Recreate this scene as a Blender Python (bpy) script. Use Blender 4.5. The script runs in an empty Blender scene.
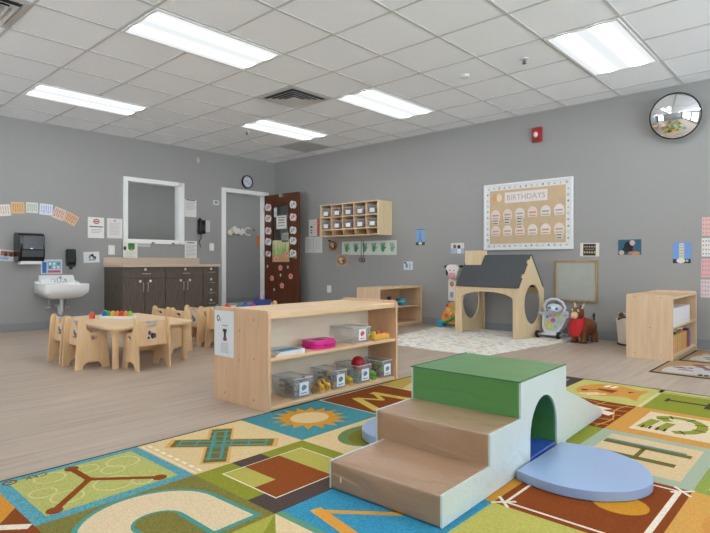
import bpy, math, random
from mathutils import Vector, Matrix
from mathutils.geometry import tessellate_polygon
PI = math.pi
S = bpy.context.scene
COL = S.collection
random.seed(7)

# ---------------------------------------------------------------- camera, world, exposure
CAM = Vector((7.95, -6.494, .876)); YAW = math.radians(42.36); FPX = 544.5; CX = 355.; CY = 263.05
cd = bpy.data.cameras.new('camera'); cam = bpy.data.objects.new('camera', cd); COL.objects.link(cam)
cam.location = CAM; cam.rotation_euler = (PI/2, 0, YAW)
cd.sensor_fit = 'HORIZONTAL'; cd.sensor_width = 36; cd.lens = 36*FPX/710; cd.shift_y = -(266.5-CY)/710
cd.clip_start = .05; cd.clip_end = 60
S.camera = cam
w = bpy.data.worlds.new('world'); S.world = w; w.use_nodes = True
w.node_tree.nodes['Background'].inputs[0].default_value = (.82, .92, 1, 1)     # overcast daylight outside the windows
w.node_tree.nodes['Background'].inputs[1].default_value = 4.6
# added glow below the horizon, brighter than the sky, to lift the ceiling
_n = w.node_tree.nodes; _l = w.node_tree.links; _tc = _n.new('ShaderNodeTexCoord'); _sx = _n.new('ShaderNodeSeparateXYZ'); _l.new(_tc.outputs['Generated'], _sx.inputs[0])
_mr = _n.new('ShaderNodeMapRange'); _mr.inputs['From Min'].default_value = -.08; _mr.inputs['From Max'].default_value = .06
_mr.inputs['To Min'].default_value = 10.5; _mr.inputs['To Max'].default_value = 3.6
_l.new(_sx.outputs['Z'], _mr.inputs['Value']); _l.new(_mr.outputs[0], _n['Background'].inputs[1])
WIN_R = [(-9.0, -7.2), (-6.6, -4.8), (-4.2, -2.4), (-1.9, -.4)]    # windows in the right wall (Y ranges), behind the view
WIN_F = [(1.2, 3.4)]                      # windows in the wall behind the camera (X ranges)
WZ = (.35, 2.45)
def portal(name, loc, rot, sx, sy):
    l = bpy.data.lights.new(name, 'AREA'); l.shape = 'RECTANGLE'; l.size = sx; l.size_y = sy; l.cycles.is_portal = True
    o = bpy.data.objects.new(name, l); COL.objects.link(o); o.location = loc; o.rotation_euler = rot
for a, b in WIN_R: portal('window_portal', (11.04, (a+b)/2, sum(WZ)/2), (0, PI/2, 0), WZ[1]-WZ[0], b-a)
for a, b in WIN_F: portal('window_portal', ((a+b)/2, -9.82, sum(WZ)/2), (PI/2, 0, 0), b-a, WZ[1]-WZ[0])
S.view_settings.view_transform = 'Standard'; S.view_settings.look = 'None'
S.view_settings.exposure = 0.1
S.cycles.transparent_max_bounces = 24; S.view_settings.gamma = 1; S.view_settings.use_curve_mapping = False
LAMP = 20.5      # peak radiance of the fluorescent tubes behind the ceiling diffusers

# a pixel of the photograph -> the point it shows on a wall or on a level
_F = Vector((-math.sin(YAW), math.cos(YAW), 0)); _R = Vector((math.cos(YAW), math.sin(YAW), 0))
def _ray(x, y): return _F + _R*((x-CX)/FPX) + Vector((0, 0, (CY-y)/FPX))
def onX(x, y, X=0): d = _ray(x, y); return CAM + d*((X-CAM.x)/d.x)
def onY(x, y, Y=0): d = _ray(x, y); return CAM + d*((Y-CAM.y)/d.y)
def onZ(x, y, Z=0): d = _ray(x, y); return CAM + d*((Z-CAM.z)/d.z)

# ---------------------------------------------------------------- materials
def lin(h):
    if isinstance(h, str):
        h = h.lstrip('#'); c = [int(h[i:i+2], 16)/255 for i in (0, 2, 4)]
    else: c = h
    return tuple((v/12.92 if v <= .04045 else ((v+.055)/1.055)**2.4) for v in c) + (1,)
_mc = {}
def mat(h, rough=.6, noise=.04, scale=30, metal=0, bump=0, spec=.4, coat=0):
    """plain surface with a faint procedural mottling"""
    k = (h, rough, noise, scale, metal, bump, spec, coat)
    if k in _mc: return _mc[k]
    m = bpy.data.materials.new('surface_' + str(h).strip('#')); m.use_nodes = True
    n = m.node_tree.nodes; l = m.node_tree.links; b = n['Principled BSDF']
    b.inputs['Roughness'].default_value = rough; b.inputs['Metallic'].default_value = metal
    b.inputs['Specular IOR Level'].default_value = spec
    b.inputs['Coat Weight'].default_value = coat
    c = lin(h)
    tc = n.new('ShaderNodeTexCoord'); nz = n.new('ShaderNodeTexNoise'); nz.inputs['Scale'].default_value = scale
    nz.inputs['Detail'].default_value = 3
    l.new(tc.outputs['Object'], nz.inputs['Vector'])
    r = n.new('ShaderNodeMix'); r.data_type = 'RGBA'
    l.new(nz.outputs['Fac'], r.inputs['Factor'])
    r.inputs['A'].default_value = tuple(max(0, v*(1-noise*2)) for v in c[:3]) + (1,)
    r.inputs['B'].default_value = tuple(min(1, v*(1+noise*2)) for v in c[:3]) + (1,)
    l.new(r.outputs['Result'], b.inputs['Base Color'])
    if bump:
        bp = n.new('ShaderNodeBump'); bp.inputs['Strength'].default_value = bump; bp.inputs['Distance'].default_value = .01
        l.new(nz.outputs['Fac'], bp.inputs['Height']); l.new(bp.outputs['Normal'], b.inputs['Normal'])
    _mc[k] = m; return m
def wood(name, c1, c2, axis=2, rough=.45, scale=1.0, detail=4):
    m = bpy.data.materials.new(name); m.use_nodes = True
    n = m.node_tree.nodes; l = m.node_tree.links; b = n['Principled BSDF']
    b.inputs['Roughness'].default_value = rough
    tc = n.new('ShaderNodeTexCoord'); mp = n.new('ShaderNodeMapping')
    sc = [9*scale]*3; sc[axis] = .9*scale; mp.inputs['Scale'].default_value = sc
    l.new(tc.outputs['Object'], mp.inputs['Vector'])
    nz = n.new('ShaderNodeTexNoise'); nz.inputs['Scale'].default_value = 3.2; nz.inputs['Detail'].default_value = detail
    nz.inputs['Distortion'].default_value = .6
    l.new(mp.outputs[0], nz.inputs['Vector'])
    cr = n.new('ShaderNodeValToRGB'); cr.color_ramp.elements[0].position = .3; cr.color_ramp.elements[1].position = .7
    cr.color_ramp.elements[0].color = lin(c1); cr.color_ramp.elements[1].color = lin(c2)
    l.new(nz.outputs['Fac'], cr.inputs[0]); l.new(cr.outputs[0], b.inputs['Base Color'])
    return m
MAPLE = wood('maple_vertical_grain', '#dbb894', '#e5c8a7', 2)
MAPLE_M = wood('maple_shaded_shelf_end', '#cfa781', '#dbb594', 2)  # darker copy of the maple, shade on the shelf end put into its colour
MAPLE_Y = wood('maple_long_grain', '#d9b68c', '#e6c8a2', 1)
MAPLE_X = wood('maple_cross_grain', '#d9b68c', '#e6c8a2', 0)
MAPLE_B = wood('maple_back_board', '#e6d9c2', '#efe5d2', 1)
BIRCH = wood('birch_playhouse_board', '#dbc298', '#e7d1ab', 2)
CHAIRW = wood('chair_plywood', '#dfb88a', '#ecca9f', 2)
ESPRESSO = wood('espresso_laminate', '#4c4239', '#6b5f52', 2, .5, 2.2)
DOORW = wood('mahogany_door_veneer', '#50260f', '#673518', 2, .4)
OAK = wood('oak_frame', '#9a7d58', '#b2946c', 2)
WHITE = mat('#f2f2f0', .45, .01); METAL = mat('#c9c9c7', .3, .02, metal=1); DARK = mat('#17181a', .35, .03)
CHROME = mat('#d6d8da', .15, .01, metal=1)
PORC = mat('#f3f3f1', .18, .01, coat=.4)
GLASS = bpy.data.materials.new('clear_glass'); GLASS.use_nodes = True
def _glass(m, tint, rough, alpha):
    n = m.node_tree.nodes; l = m.node_tree.links; out = n['Material Output']; n.remove(n['Principled BSDF'])
    t = n.new('ShaderNodeBsdfTransparent'); t.inputs[0].default_value = tint
    g = n.new('ShaderNodeBsdfGlossy'); g.inputs['Roughness'].default_value = rough
    fr = n.new('ShaderNodeFresnel'); fr.inputs[0].default_value = 1.45
    ge = n.new('ShaderNodeNewGeometry'); fm = n.new('ShaderNodeMath'); fm.operation = 'MULTIPLY'; iv = n.new('ShaderNodeMath'); iv.operation = 'SUBTRACT'; iv.inputs[0].default_value = 1
    l.new(ge.outputs['Backfacing'], iv.inputs[1]); l.new(iv.outputs[0], fm.inputs[0]); l.new(fr.outputs[0], fm.inputs[1])     # reflect only on the side facing out
    mx = n.new('ShaderNodeMixShader'); l.new(fm.outputs[0], mx.inputs[0])
    l.new(t.outputs[0], mx.inputs[1]); l.new(g.outputs[0], mx.inputs[2])
    if alpha:
        d = n.new('ShaderNodeBsdfDiffuse'); d.inputs[0].default_value = (.75, .77, .8, 1)
        m2 = n.new('ShaderNodeMixShader'); m2.inputs[0].default_value = alpha
        l.new(mx.outputs[0], m2.inputs[1]); l.new(d.outputs[0], m2.inputs[2]); mx = m2
    l.new(mx.outputs[0], out.inputs[0])
_glass(GLASS, (.95, .96, .96, 1), .02, 0)
BINP = bpy.data.materials.new('clear_bin_plastic'); BINP.use_nodes = True; _glass(BINP, (.975, .98, .985, 1),  .08, .15)
def foam(name, h, crease=.25):
    m = bpy.data.materials.new(name); m.use_nodes = True
    n = m.node_tree.nodes; l = m.node_tree.links; b = n['Principled BSDF']
    b.inputs['Roughness'].default_value = .36; b.inputs['Coat Weight'].default_value = .8; b.inputs['Coat Roughness'].default_value = .42; b.inputs['Base Color'].default_value = lin(h)
    tc = n.new('ShaderNodeTexCoord')
    mp = n.new('ShaderNodeMapping'); mp.inputs['Scale'].default_value = (3, 8, 9); l.new(tc.outputs['Object'], mp.inputs[0])
    a = n.new('ShaderNodeTexNoise'); a.inputs['Scale'].default_value = 1.2; a.inputs['Detail'].default_value = 2; a.inputs['Distortion'].default_value = 1
    l.new(mp.outputs[0], a.inputs['Vector'])
    bp = n.new('ShaderNodeBump'); bp.inputs['Strength'].default_value = crease; bp.inputs['Distance'].default_value = .03
    f = n.new('ShaderNodeTexNoise'); f.inputs['Scale'].default_value = 700; l.new(tc.outputs['Object'], f.inputs['Vector'])
    b2 = n.new('ShaderNodeBump'); b2.inputs['Strength'].default_value = .12; b2.inputs['Distance'].default_value = .001
    l.new(a.outputs['Fac'], bp.inputs['Height']); l.new(f.outputs['Fac'], b2.inputs['Height'])
    l.new(bp.outputs[0], b2.inputs['Normal']); l.new(b2.outputs[0], b.inputs['Normal'])
    return m
F_BROWN = foam('tan_vinyl', '#a07d5f', .45); F_GREEN = foam('green_vinyl', '#47833d', .22); F_MINT = foam('pale_mint_vinyl', '#c8d3d2', .18)
F_GTOP = F_GREEN
F_BLUE = foam('sky_blue_vinyl', '#90a8cc', .12); F_NAVY = foam('royal_blue_vinyl', '#2a50b0', .1)
def carpet(h, v=.10, h2=None):
    k = ('carpet', h, v, h2)
    if k in _mc: return _mc[k]
    m = bpy.data.materials.new('carpet_' + h.strip('#')); DY = (.88, .80, .74); m.use_nodes = True
    n = m.node_tree.nodes; l = m.node_tree.links; b = n['Principled BSDF']; b.inputs['Roughness'].default_value = .95
    b.inputs['Specular IOR Level'].default_value = .1
    tc = n.new('ShaderNodeTexCoord'); z = n.new('ShaderNodeTexNoise'); z.inputs['Scale'].default_value = 170; z.inputs['Detail'].default_value = 2
    l.new(tc.outputs['Object'], z.inputs['Vector'])
    cr = n.new('ShaderNodeValToRGB'); c = tuple(a*b for a, b in zip(lin(h), DY)) + (1,); d = tuple(a*b for a, b in zip(lin(h2), DY)) + (1,) if h2 else None
    cr.color_ramp.elements[0].position = .38; cr.color_ramp.elements[1].position = .62
    cr.color_ramp.elements[0].color = d or tuple(x*(1-v) for x in c[:3]) + (1,)
    cr.color_ramp.elements[1].color = tuple(min(1, x*(1+v)) for x in c[:3]) + (1,)
    l.new(z.outputs['Fac'], cr.inputs[0]); l.new(cr.outputs[0], b.inputs['Base Color'])
    _mc[k] = m; return m

# ---------------------------------------------------------------- mesh builder
class MB:
    def __init__(s): s.v = []; s.f = []; s.mi = []; s.mats = []; s.cur = 0; s.M = Matrix()
    def use(s, m):
        if m not in s.mats: s.mats.append(m)
        s.cur = s.mats.index(m); return s
    def at(s, M): s.M = M; return s
    def add(s, vs, fs):
        o = len(s.v); s.v += [tuple(s.M @ Vector(p)) for p in vs]
        for f in fs: s.f.append([o+i for i in f]); s.mi.append(s.cur)
        return s
    def box(s, x0, x1, y0, y1, z0, z1):
        x0, x1 = sorted((x0, x1)); y0, y1 = sorted((y0, y1)); z0, z1 = sorted((z0, z1))
        return s.add([(x0,y0,z0),(x1,y0,z0),(x1,y1,z0),(x0,y1,z0),(x0,y0,z1),(x1,y0,z1),(x1,y1,z1),(x0,y1,z1)],
                     [(0,3,2,1),(4,5,6,7),(0,1,5,4),(1,2,6,5),(2,3,7,6),(3,0,4,7)])
    def cyl(s, p0, p1, r0, r1=None, n=20):
        if r1 is None: r1 = r0
        p0 = Vector(p0); p1 = Vector(p1); d = (p1-p0).normalized(); a = d.orthogonal().normalized(); b = d.cross(a)
        vs = []
        for p, r in ((p0, r0), (p1, r1)):
            for i in range(n):
                t = 2*PI*i/n; vs.append(p + a*math.cos(t)*r + b*math.sin(t)*r)
        fs = [(i, (i+1)%n, n+(i+1)%n, n+i) for i in range(n)] + [tuple(range(n-1, -1, -1)), tuple(range(n, 2*n))]
        return s.add(vs, fs)
    def tube(s, pts, r, n=10, closed=False):
        pts = [Vector(p) for p in pts]; N = len(pts); vs = []; up = None
        for i, p in enumerate(pts):
            a = pts[(i-1) % N] if (closed or i > 0) else p; b = pts[(i+1) % N] if (closed or i < N-1) else p
            d = (b-a).normalized()
            if up is None: up = d.orthogonal().normalized()
            up = (up - d*up.dot(d)).normalized(); sd = d.cross(up)
            rr = r[i] if isinstance(r, (list, tuple)) else r
            for k in range(n):
                t = 2*PI*k/n; vs.append(p + up*math.cos(t)*rr + sd*math.sin(t)*rr)
        fs = []
        for i in range(N if closed else N-1):
            j = (i+1) % N
            for k in range(n): fs.append((i*n+k, i*n+(k+1)%n, j*n+(k+1)%n, j*n+k))
        if not closed: fs += [tuple(range(n-1, -1, -1)), tuple((N-1)*n+k for k in range(n))]
        return s.add(vs, fs)
    def ball(s, c, r, n=16, m=10):
        if not hasattr(r, '__len__'): r = (r, r, r)
        c = Vector(c); vs = [c+Vector((0,0,r[2]))]
        for i in range(1, m):
            t = PI*i/m
            for k in range(n):
                a = 2*PI*k/n; vs.append(c+Vector((r[0]*math.sin(t)*math.cos(a), r[1]*math.sin(t)*math.sin(a), r[2]*math.cos(t))))
        vs.append(c-Vector((0,0,r[2]))); L = len(vs)-1
        fs = [(0, 1+k, 1+(k+1)%n) for k in range(n)]
        for i in range(m-2):
            for k in range(n): a = 1+i*n; fs.append((a+k, a+n+k, a+n+(k+1)%n, a+(k+1)%n))
        a = 1+(m-2)*n
        fs += [(L, a+(k+1)%n, a+k) for k in range(n)]
        return s.add(vs, fs)
    def lathe(s, prof, c=(0,0,0), n=28, caps=True):
        c = Vector(c); vs = []; P = len(prof)
        for r, z in prof:
            for k in range(n): a = 2*PI*k/n; vs.append(c+Vector((r*math.cos(a), r*math.sin(a), z)))
        fs = []
        for i in range(P-1):
            for k in range(n): fs.append((i*n+k, i*n+(k+1)%n, (i+1)*n+(k+1)%n, (i+1)*n+k))
        if caps and prof[0][0] > 1e-4: fs.append(tuple(range(n-1, -1, -1)))
        if caps and prof[-1][0] > 1e-4: fs.append(tuple((P-1)*n+k for k in range(n)))
        return s.add(vs, fs)
    def prism(s, outer, d0, d1, holes=(), plane='XY'):
        """polygon (with holes) in a plane, given depth d0..d1 along the plane's normal"""
        def area(p): return sum(p[i][0]*p[(i+1)%len(p)][1]-p[(i+1)%len(p)][0]*p[i][1] for i in range(len(p)))
        outer = list(outer); 
        if area(outer) < 0: outer.reverse()
        hs = []
        for h in holes:
            h = list(h)
            if area(h) > 0: h.reverse()
            hs.append(h)
        loops = [outer]+hs; flat = [p for lp in loops for p in lp]
        tri = tessellate_polygon([[Vector((p[0], p[1], 0)) for p in lp] for lp in loops]) if (hs or len(outer) > 4) else None
        if plane == 'XY': f3 = lambda p, d: (p[0], p[1], d); flip = False
        elif plane == 'YZ': f3 = lambda p, d: (d, p[0], p[1]); flip = False
        else: f3 = lambda p, d: (p[0], d, p[1]); flip = True
        if d1 < d0: d0, d1 = d1, d0
        N = len(flat); vs = [f3(p, d0) for p in flat]+[f3(p, d1) for p in flat]; fs = []
        caps = [tuple(t) for t in tri] if tri else [tuple(range(N))]
        for t in caps:
            ar = area([flat[i] for i in t])
            if abs(ar) < 1e-12: continue
            if ar < 0: t = t[::-1]
            fs.append(t[::-1]); fs.append(tuple(N+i for i in t))
        o = 0
        for lp in loops:
            n = len(lp)
            for i in range(n): a = o+i; b = o+(i+1)%n; fs.append((a, b, N+b, N+a))
            o += n
        if flip: fs = [f[::-1] for f in fs]
        return s.add(vs, fs)
    def text(s, body, size, M, depth=.0008, align='CENTER'):
        c = bpy.data.curves.new('lettering', 'FONT'); c.body = body; c.size = size; c.extrude = depth
        c.align_x = align; c.align_y = 'CENTER'; c.resolution_u = 3
        o = bpy.data.objects.new('lettering', c); me = bpy.data.meshes.new_from_object(o)
        old = s.M; s.M = old @ M
        s.add([v.co.copy() for v in me.vertices], [tuple(p.vertices) for p in me.polygons]); s.M = old
        bpy.data.objects.remove(o); bpy.data.curves.remove(c); bpy.data.meshes.remove(me); return s
    def build(s, name, m=None, parent=None, bevel=0, smooth=True, seg=2, loc=None):
        me = bpy.data.meshes.new(name); vs = s.v
        if loc is not None: vs = [tuple(Vector(p)-Vector(loc)) for p in vs]
        me.from_pydata(vs, [], s.f)
        for x in (s.mats or [m]): me.materials.append(x)
        if s.mats: me.polygons.foreach_set('material_index', s.mi)
        if smooth:
            me.polygons.foreach_set('use_smooth', [True]*len(me.polygons)); me.set_sharp_from_angle(angle=math.radians(35))
        me.update()
        o = bpy.data.objects.new(name, me); COL.objects.link(o)
        if loc is not None: o.location = loc
        if parent: o.parent = parent
        if bevel:
            b = o.modifiers.new('bevel', 'BEVEL'); b.width = bevel; b.segments = seg; b.limit_method = 'ANGLE'; b.angle_limit = math.radians(40)
            b.harden_normals = False
        return o
def T(x=0, y=0, z=0): return Matrix.Translation((x, y, z))
def RZ(a): return Matrix.Rotation(a, 4, 'Z')
def RX(a): return Matrix.Rotation(a, 4, 'X')
def RY(a): return Matrix.Rotation(a, 4, 'Y')
def ell(cx, cy, rx, ry, n=28, a0=0, a1=2*PI):
    full = abs(a1-a0-2*PI) < 1e-6; k = n if full else n+1
    return [(cx+rx*math.cos(a0+(a1-a0)*i/n), cy+ry*math.sin(a0+(a1-a0)*i/n)) for i in range(k)]
def rrect(x0, x1, y0, y1, r, n=5):
    p = []
    for cx, cy, a in ((x1-r, y1-r, 0), (x0+r, y1-r, PI/2), (x0+r, y0+r, PI), (x1-r, y0+r, 1.5*PI)):
        p += [(cx+r*math.cos(a+PI/2*i/n), cy+r*math.sin(a+PI/2*i/n)) for i in range(n+1)]
    return p
def spline(pts, n=5, closed=True):
    out = []; N = len(pts)
    for i in range(N if closed else N-1):
        g = (lambda j: pts[j % N]) if closed else (lambda j: pts[max(0, min(N-1, j))])
        p0, p1, p2, p3 = g(i-1), g(i), g(i+1), g(i+2)
        for k in range(n):
            t = k/n
            out.append(tuple(.5*((2*b)+(-a+c)*t+(2*a-5*b+4*c-d)*t*t+(-a+3*b-3*c+d)*t**3) for a, b, c, d in zip(p0, p1, p2, p3)))
    if not closed: out.append(tuple(pts[-1]))
    return out
def tag(o, label=None, cat=None, group=None, kind=None):
    if label: o['label'] = label
    if cat: o['category'] = cat
    if group: o['group'] = group
    if kind: o['kind'] = kind
    return o
def thing(name, label, cat, loc=(0,0,0), rz=0, group=None):
    o = bpy.data.objects.new(name, None); COL.objects.link(o); o.location = loc; o.rotation_euler = (0, 0, rz)
    o.empty_display_size = .1
    return tag(o, label, cat, group)
def dup(root, loc, rz, label, group=None):
    r = root.copy(); COL.objects.link(r); r.location = loc; r.rotation_euler = (0, 0, rz); r['label'] = label
    if group: r['group'] = group
    for ch in list(root.children):
        c = ch.copy(); COL.objects.link(c); c.parent = r
        for g in list(ch.children):
            d = g.copy(); COL.objects.link(d); d.parent = c
    return r
def struct(o): o['kind'] = 'structure'; return o

# ================================================================ THE ROOM
H = 2.743; RX1 = 10.97; RY0 = -9.75; CORR = -2.2
def wallmat():
    m = bpy.data.materials.new('grey_wall_paint'); m.use_nodes = True
    n = m.node_tree.nodes; l = m.node_tree.links; b = n['Principled BSDF']; b.inputs['Roughness'].default_value = .7
    b.inputs['Specular IOR Level'].default_value = .25
    tc = n.new('ShaderNodeTexCoord'); z = n.new('ShaderNodeTexNoise'); z.inputs['Scale'].default_value = 120
    l.new(tc.outputs['Object'], z.inputs['Vector']); b.inputs['Base Color'].default_value = lin('#9e9d9b')
    bp = n.new('ShaderNodeBump'); bp.inputs['Strength'].default_value = .06; bp.inputs['Distance'].default_value = .002
    l.new(z.outputs['Fac'], bp.inputs['Height']); l.new(bp.outputs[0], b.inputs['Normal']); return m
GREY = wallmat(); BASEB = mat('#8a8d8f', .5, .01)
def floormat():
    m = bpy.data.materials.new('greige_vinyl_plank'); m.use_nodes = True
    n = m.node_tree.nodes; l = m.node_tree.links; b = n['Principled BSDF']; b.inputs['Roughness'].default_value = .42
    b.inputs['Specular IOR Level'].default_value = .4
    tc = n.new('ShaderNodeTexCoord'); mp = n.new('ShaderNodeMapping'); mp.inputs['Rotation'].default_value = (0, 0, PI/2)
    l.new(tc.outputs['Object'], mp.inputs[0])
    br = n.new('ShaderNodeTexBrick'); br.inputs['Scale'].default_value = 1; br.inputs['Brick Width'].default_value = 1.22; br.inputs['Row Height'].default_value = .152
    br.inputs['Mortar Size'].default_value = .0012; br.offset = .37; br.inputs['Mortar Smooth'].default_value = .2
    br.inputs['Color1'].default_value = lin('#b3a08f'); br.inputs['Color2'].default_value = lin('#bba998'); br.inputs['Mortar'].default_value = lin('#a39284')
    l.new(mp.outputs[0], br.inputs['Vector'])
    mp2 = n.new('ShaderNodeMapping'); mp2.inputs['Scale'].default_value = (16, .9, 1); l.new(tc.outputs['Object'], mp2.inputs[0])
    z = n.new('ShaderNodeTexNoise'); z.inputs['Scale'].default_value = 1.6; z.inputs['Detail'].default_value = 5; l.new(mp2.outputs[0], z.inputs['Vector'])
    cr = n.new('ShaderNodeValToRGB'); cr.color_ramp.elements[0].position = .3; cr.color_ramp.elements[1].position = .72
    cr.color_ramp.elements[0].color = (.8, .8, .8, 1); cr.color_ramp.elements[1].color = (1.06, 1.06, 1.06, 1)
    l.new(z.outputs['Fac'], cr.inputs[0])
    mx = n.new('ShaderNodeMix'); mx.data_type = 'RGBA'; mx.blend_type = 'MULTIPLY'; mx.inputs['Factor'].default_value = 1
    l.new(br.outputs['Color'], mx.inputs['A']); l.new(cr.outputs[0], mx.inputs['B']); l.new(mx.outputs['Result'], b.inputs['Base Color'])
    return m
struct(MB().box(CORR-.12, RX1+.12, RY0-.12, .12, -.1, 0).build('floor', floormat(), smooth=False))
CEIL = mat('#f3f6fa', .6, .015, 60, spec=.5)
struct(MB().box(CORR-.12, RX1+.12, RY0-.12, 3.2, H, H+.1).build('ceiling', CEIL, smooth=False))
# left wall with its window and doorway
WY0, WY1, WZ0, WZ1 = -2.80, -1.93, 1.23, 2.10
DY0, DY1, DZ = -1.09, -.22, 2.11
lw = MB()
lw.box(-.12, 0, RY0, WY0, 0, H).box(-.12, 0, WY0, WY1, 0, WZ0).box(-.12, 0, WY0, WY1, WZ1, H).box(-.12, 0, WY1, DY0, 0, H)
lw.box(-.12, 0, DY0, DY1, DZ, H).box(-.12, 0, DY1, 3.2, 0, H)
struct(lw.build('wall_left', GREY, smooth=False))
struct(MB().box(0, RX1, 0, .12, 0, H).build('wall_back', GREY, smooth=False))
rw_ = MB().box(RX1, RX1+.12, RY0, .12, 0, WZ[0]).box(RX1, RX1+.12, RY0, .12, WZ[1], H); e_ = [RY0]+[v for ab in WIN_R for v in ab]+[.12]
for k in range(0, len(e_), 2): rw_.box(RX1, RX1+.12, e_[k], e_[k+1], WZ[0], WZ[1])
struct(rw_.build('wall_right', GREY, smooth=False))
rw_ = MB().box(-.12, RX1+.12, RY0-.12, RY0, 0, WZ[0]).box(-.12, RX1+.12, RY0-.12, RY0, WZ[1], H); e_ = [-.12]+[v for ab in WIN_F for v in ab]+[RX1+.12]
for k in range(0, len(e_), 2): rw_.box(e_[k], e_[k+1], RY0-.12, RY0, WZ[0], WZ[1])
struct(rw_.build('wall_front', GREY, smooth=False))
wi_ = 2
for ab in WIN_R: 
    b = MB(); y0, y1 = ab
    for q in ((y0, y0+.05, *WZ), (y1-.05, y1, *WZ), (y0, y1, WZ[0], WZ[0]+.05), (y0, y1, WZ[1]-.05, WZ[1]), ((y0+y1)/2-.025, (y0+y1)/2+.025, *WZ)): b.box(RX1+.02, RX1+.08, *q)
    fr = struct(b.build('window_%d' % wi_, WHITE, None, .003)); wi_ += 1
for ab in WIN_F:
    b = MB(); x0, x1 = ab
    for q in ((x0, x0+.05, *WZ), (x1-.05, x1, *WZ), (x0, x1, WZ[0], WZ[0]+.05), (x0, x1, WZ[1]-.05, WZ[1]), ((x0+x1)/2-.025, (x0+x1)/2+.025, *WZ)): b.box(q[0], q[1], RY0-.08, RY0-.02, q[2], q[3])
    fr = struct(b.build('window_%d' % wi_, WHITE, None, .003)); wi_ += 1
struct(MB().box(CORR-.12, CORR, RY0-.12, 3.2, 0, H).build('wall_corridor', GREY, smooth=False))
struct(MB().box(CORR, -.12, 3.1, 3.2, 0, H).box(CORR, -.12, RY0-.12, RY0, 0, H).box(CORR-.12, .0, .12, 3.2, -.1, 0).build('wall_corridor_end', GREY, smooth=False))
def baseb(n, *b): return struct(MB().box(*b).build(n, BASEB, bevel=.004))
baseb('baseboard_left', 0, .012, RY0, DY0-.075, 0, .10)
baseb('baseboard_back', 0.02, RX1, -.012, 0, 0, .10)
baseb('baseboard_right', RX1-.012, RX1, RY0, 0, 0, .10)
baseb('baseboard_front', 0, RX1, RY0, RY0+.012, 0, .10)
baseb('baseboard_corridor', CORR, CORR+.012, RY0, 3.1, 0, .10)
# window
wn = struct(thing('window_1', 'white framed interior window above the dark cabinets', 'window', (0, (WY0+WY1)/2, WZ0)))
wf = MB()
t = .06
for a in ((-.13, .025, WY0-t, WY0+.006, WZ0-t, WZ1+t), (-.13, .025, WY1-.03, WY1+t, WZ0-t, WZ1+t), (-.13, .025, WY0, WY1, WZ1-.006, WZ1+t), (-.13, .025, WY0, WY1, WZ0-t, WZ0+.006)):
    wf.box(*a)
wf.build('window_frame', WHITE, wn, .004, loc=None).matrix_parent_inverse = Matrix.Translation((0, -(WY0+WY1)/2, -WZ0))
g = MB().box(-.068, -.062, WY0, WY1, WZ0, WZ1).build('pane', GLASS, wn); g.matrix_parent_inverse = Matrix.Translation((0, -(WY0+WY1)/2, -WZ0))
# doorway and its open leaf
dn = struct(thing('door_1', 'dark brown classroom door standing open with a white frame', 'door', (0, (DY0+DY1)/2, 0)))
inv = Matrix.Translation((0, -(DY0+DY1)/2, 0))
df = MB().box(-.13, .02, DY0-.07, DY0+.01, 0, DZ+.06).box(-.13, .02, DY1-.02, DY1+.07, 0, DZ+.06).box(-.13, .02, DY0, DY1, DZ-.01, DZ+.06)
df.build('door_frame', WHITE, dn, .004).matrix_parent_inverse = inv
LY0, LY1 = -.262, -.22    # door leaf thickness
lx0, lx1 = .03, .955
gx0, gx1, gz0, gz1 = .235, .70, .90, 1.90
lf = MB().prism([(lx0, .01), (lx1, .01), (lx1, 2.10), (lx0, 2.10)], LY0, LY1, [[(gx0, gz0), (gx1, gz0), (gx1, gz1), (gx0, gz1)]], 'XZ')
leaf = lf.build('leaf', DOORW, dn, .002); leaf.matrix_parent_inverse = inv
MB().prism([(gx0-.02, gz0-.02), (gx1+.02, gz0-.02), (gx1+.02, gz1+.02), (gx0-.02, gz1+.02)], LY0-.008, LY1+.008, [[(gx0+.005, gz0+.005), (gx1-.005, gz0+.005), (gx1-.005, gz1-.005), (gx0+.005, gz1-.005)]], 'XZ').build('glazing_bead', DOORW, dn, .003).matrix_parent_inverse = inv
MB().box(gx0, gx1, LY0+.018, LY1-.018, gz0, gz1).build('pane', GLASS, dn).matrix_parent_inverse = inv
hd = MB().cyl((.885, LY0, .98), (.885, LY0-.05, .98), .012).cyl((.885, LY0, .98), (.885, LY0-.008, .98), .03).cyl((.885, LY0-.05, .98), (.77, LY0-.055, .98), .010)
hd.cyl((.885, LY1, .98), (.885, LY1+.05, .98), .012).cyl((.885, LY1+.05, .98), (.77, LY1+.055, .98), .010)
hd.build('door_handle', METAL, dn).matrix_parent_inverse = inv
hg = MB()
for z in (.25, 1.05, 1.85): hg.cyl((.022, LY0-.008, z-.05), (.022, LY0-.008, z+.05), .009)
hg.box(.5, .56, LY0-.05, LY0, 2.04, 2.09)
hg.build('hinge', METAL, dn).matrix_parent_inverse = inv
# ceiling grid of T-bars
TL = .6096; GX = lambda i: (i+7.92)*TL; GY = lambda j: (j-5.46)*TL
gb = MB()
i = -8
while GX(i) < RX1+.01:
    if GX(i) > 0: gb.box(GX(i)-.011, GX(i)+.011, RY0, 0, H-.005, H)
    i += 1
j = -11
while GY(j) < .01:
    if GY(j) > RY0: gb.box(0, RX1, GY(j)-.011, GY(j)+.011, H-.0045, H)
    j += 1
gb.box(0, .02, RY0, 0, H-.006, H).box(0, RX1, -.02, 0, H-.006, H)
struct(gb.build('trim_1', mat('#c3c3c1', .5, .01), smooth=False))

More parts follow.
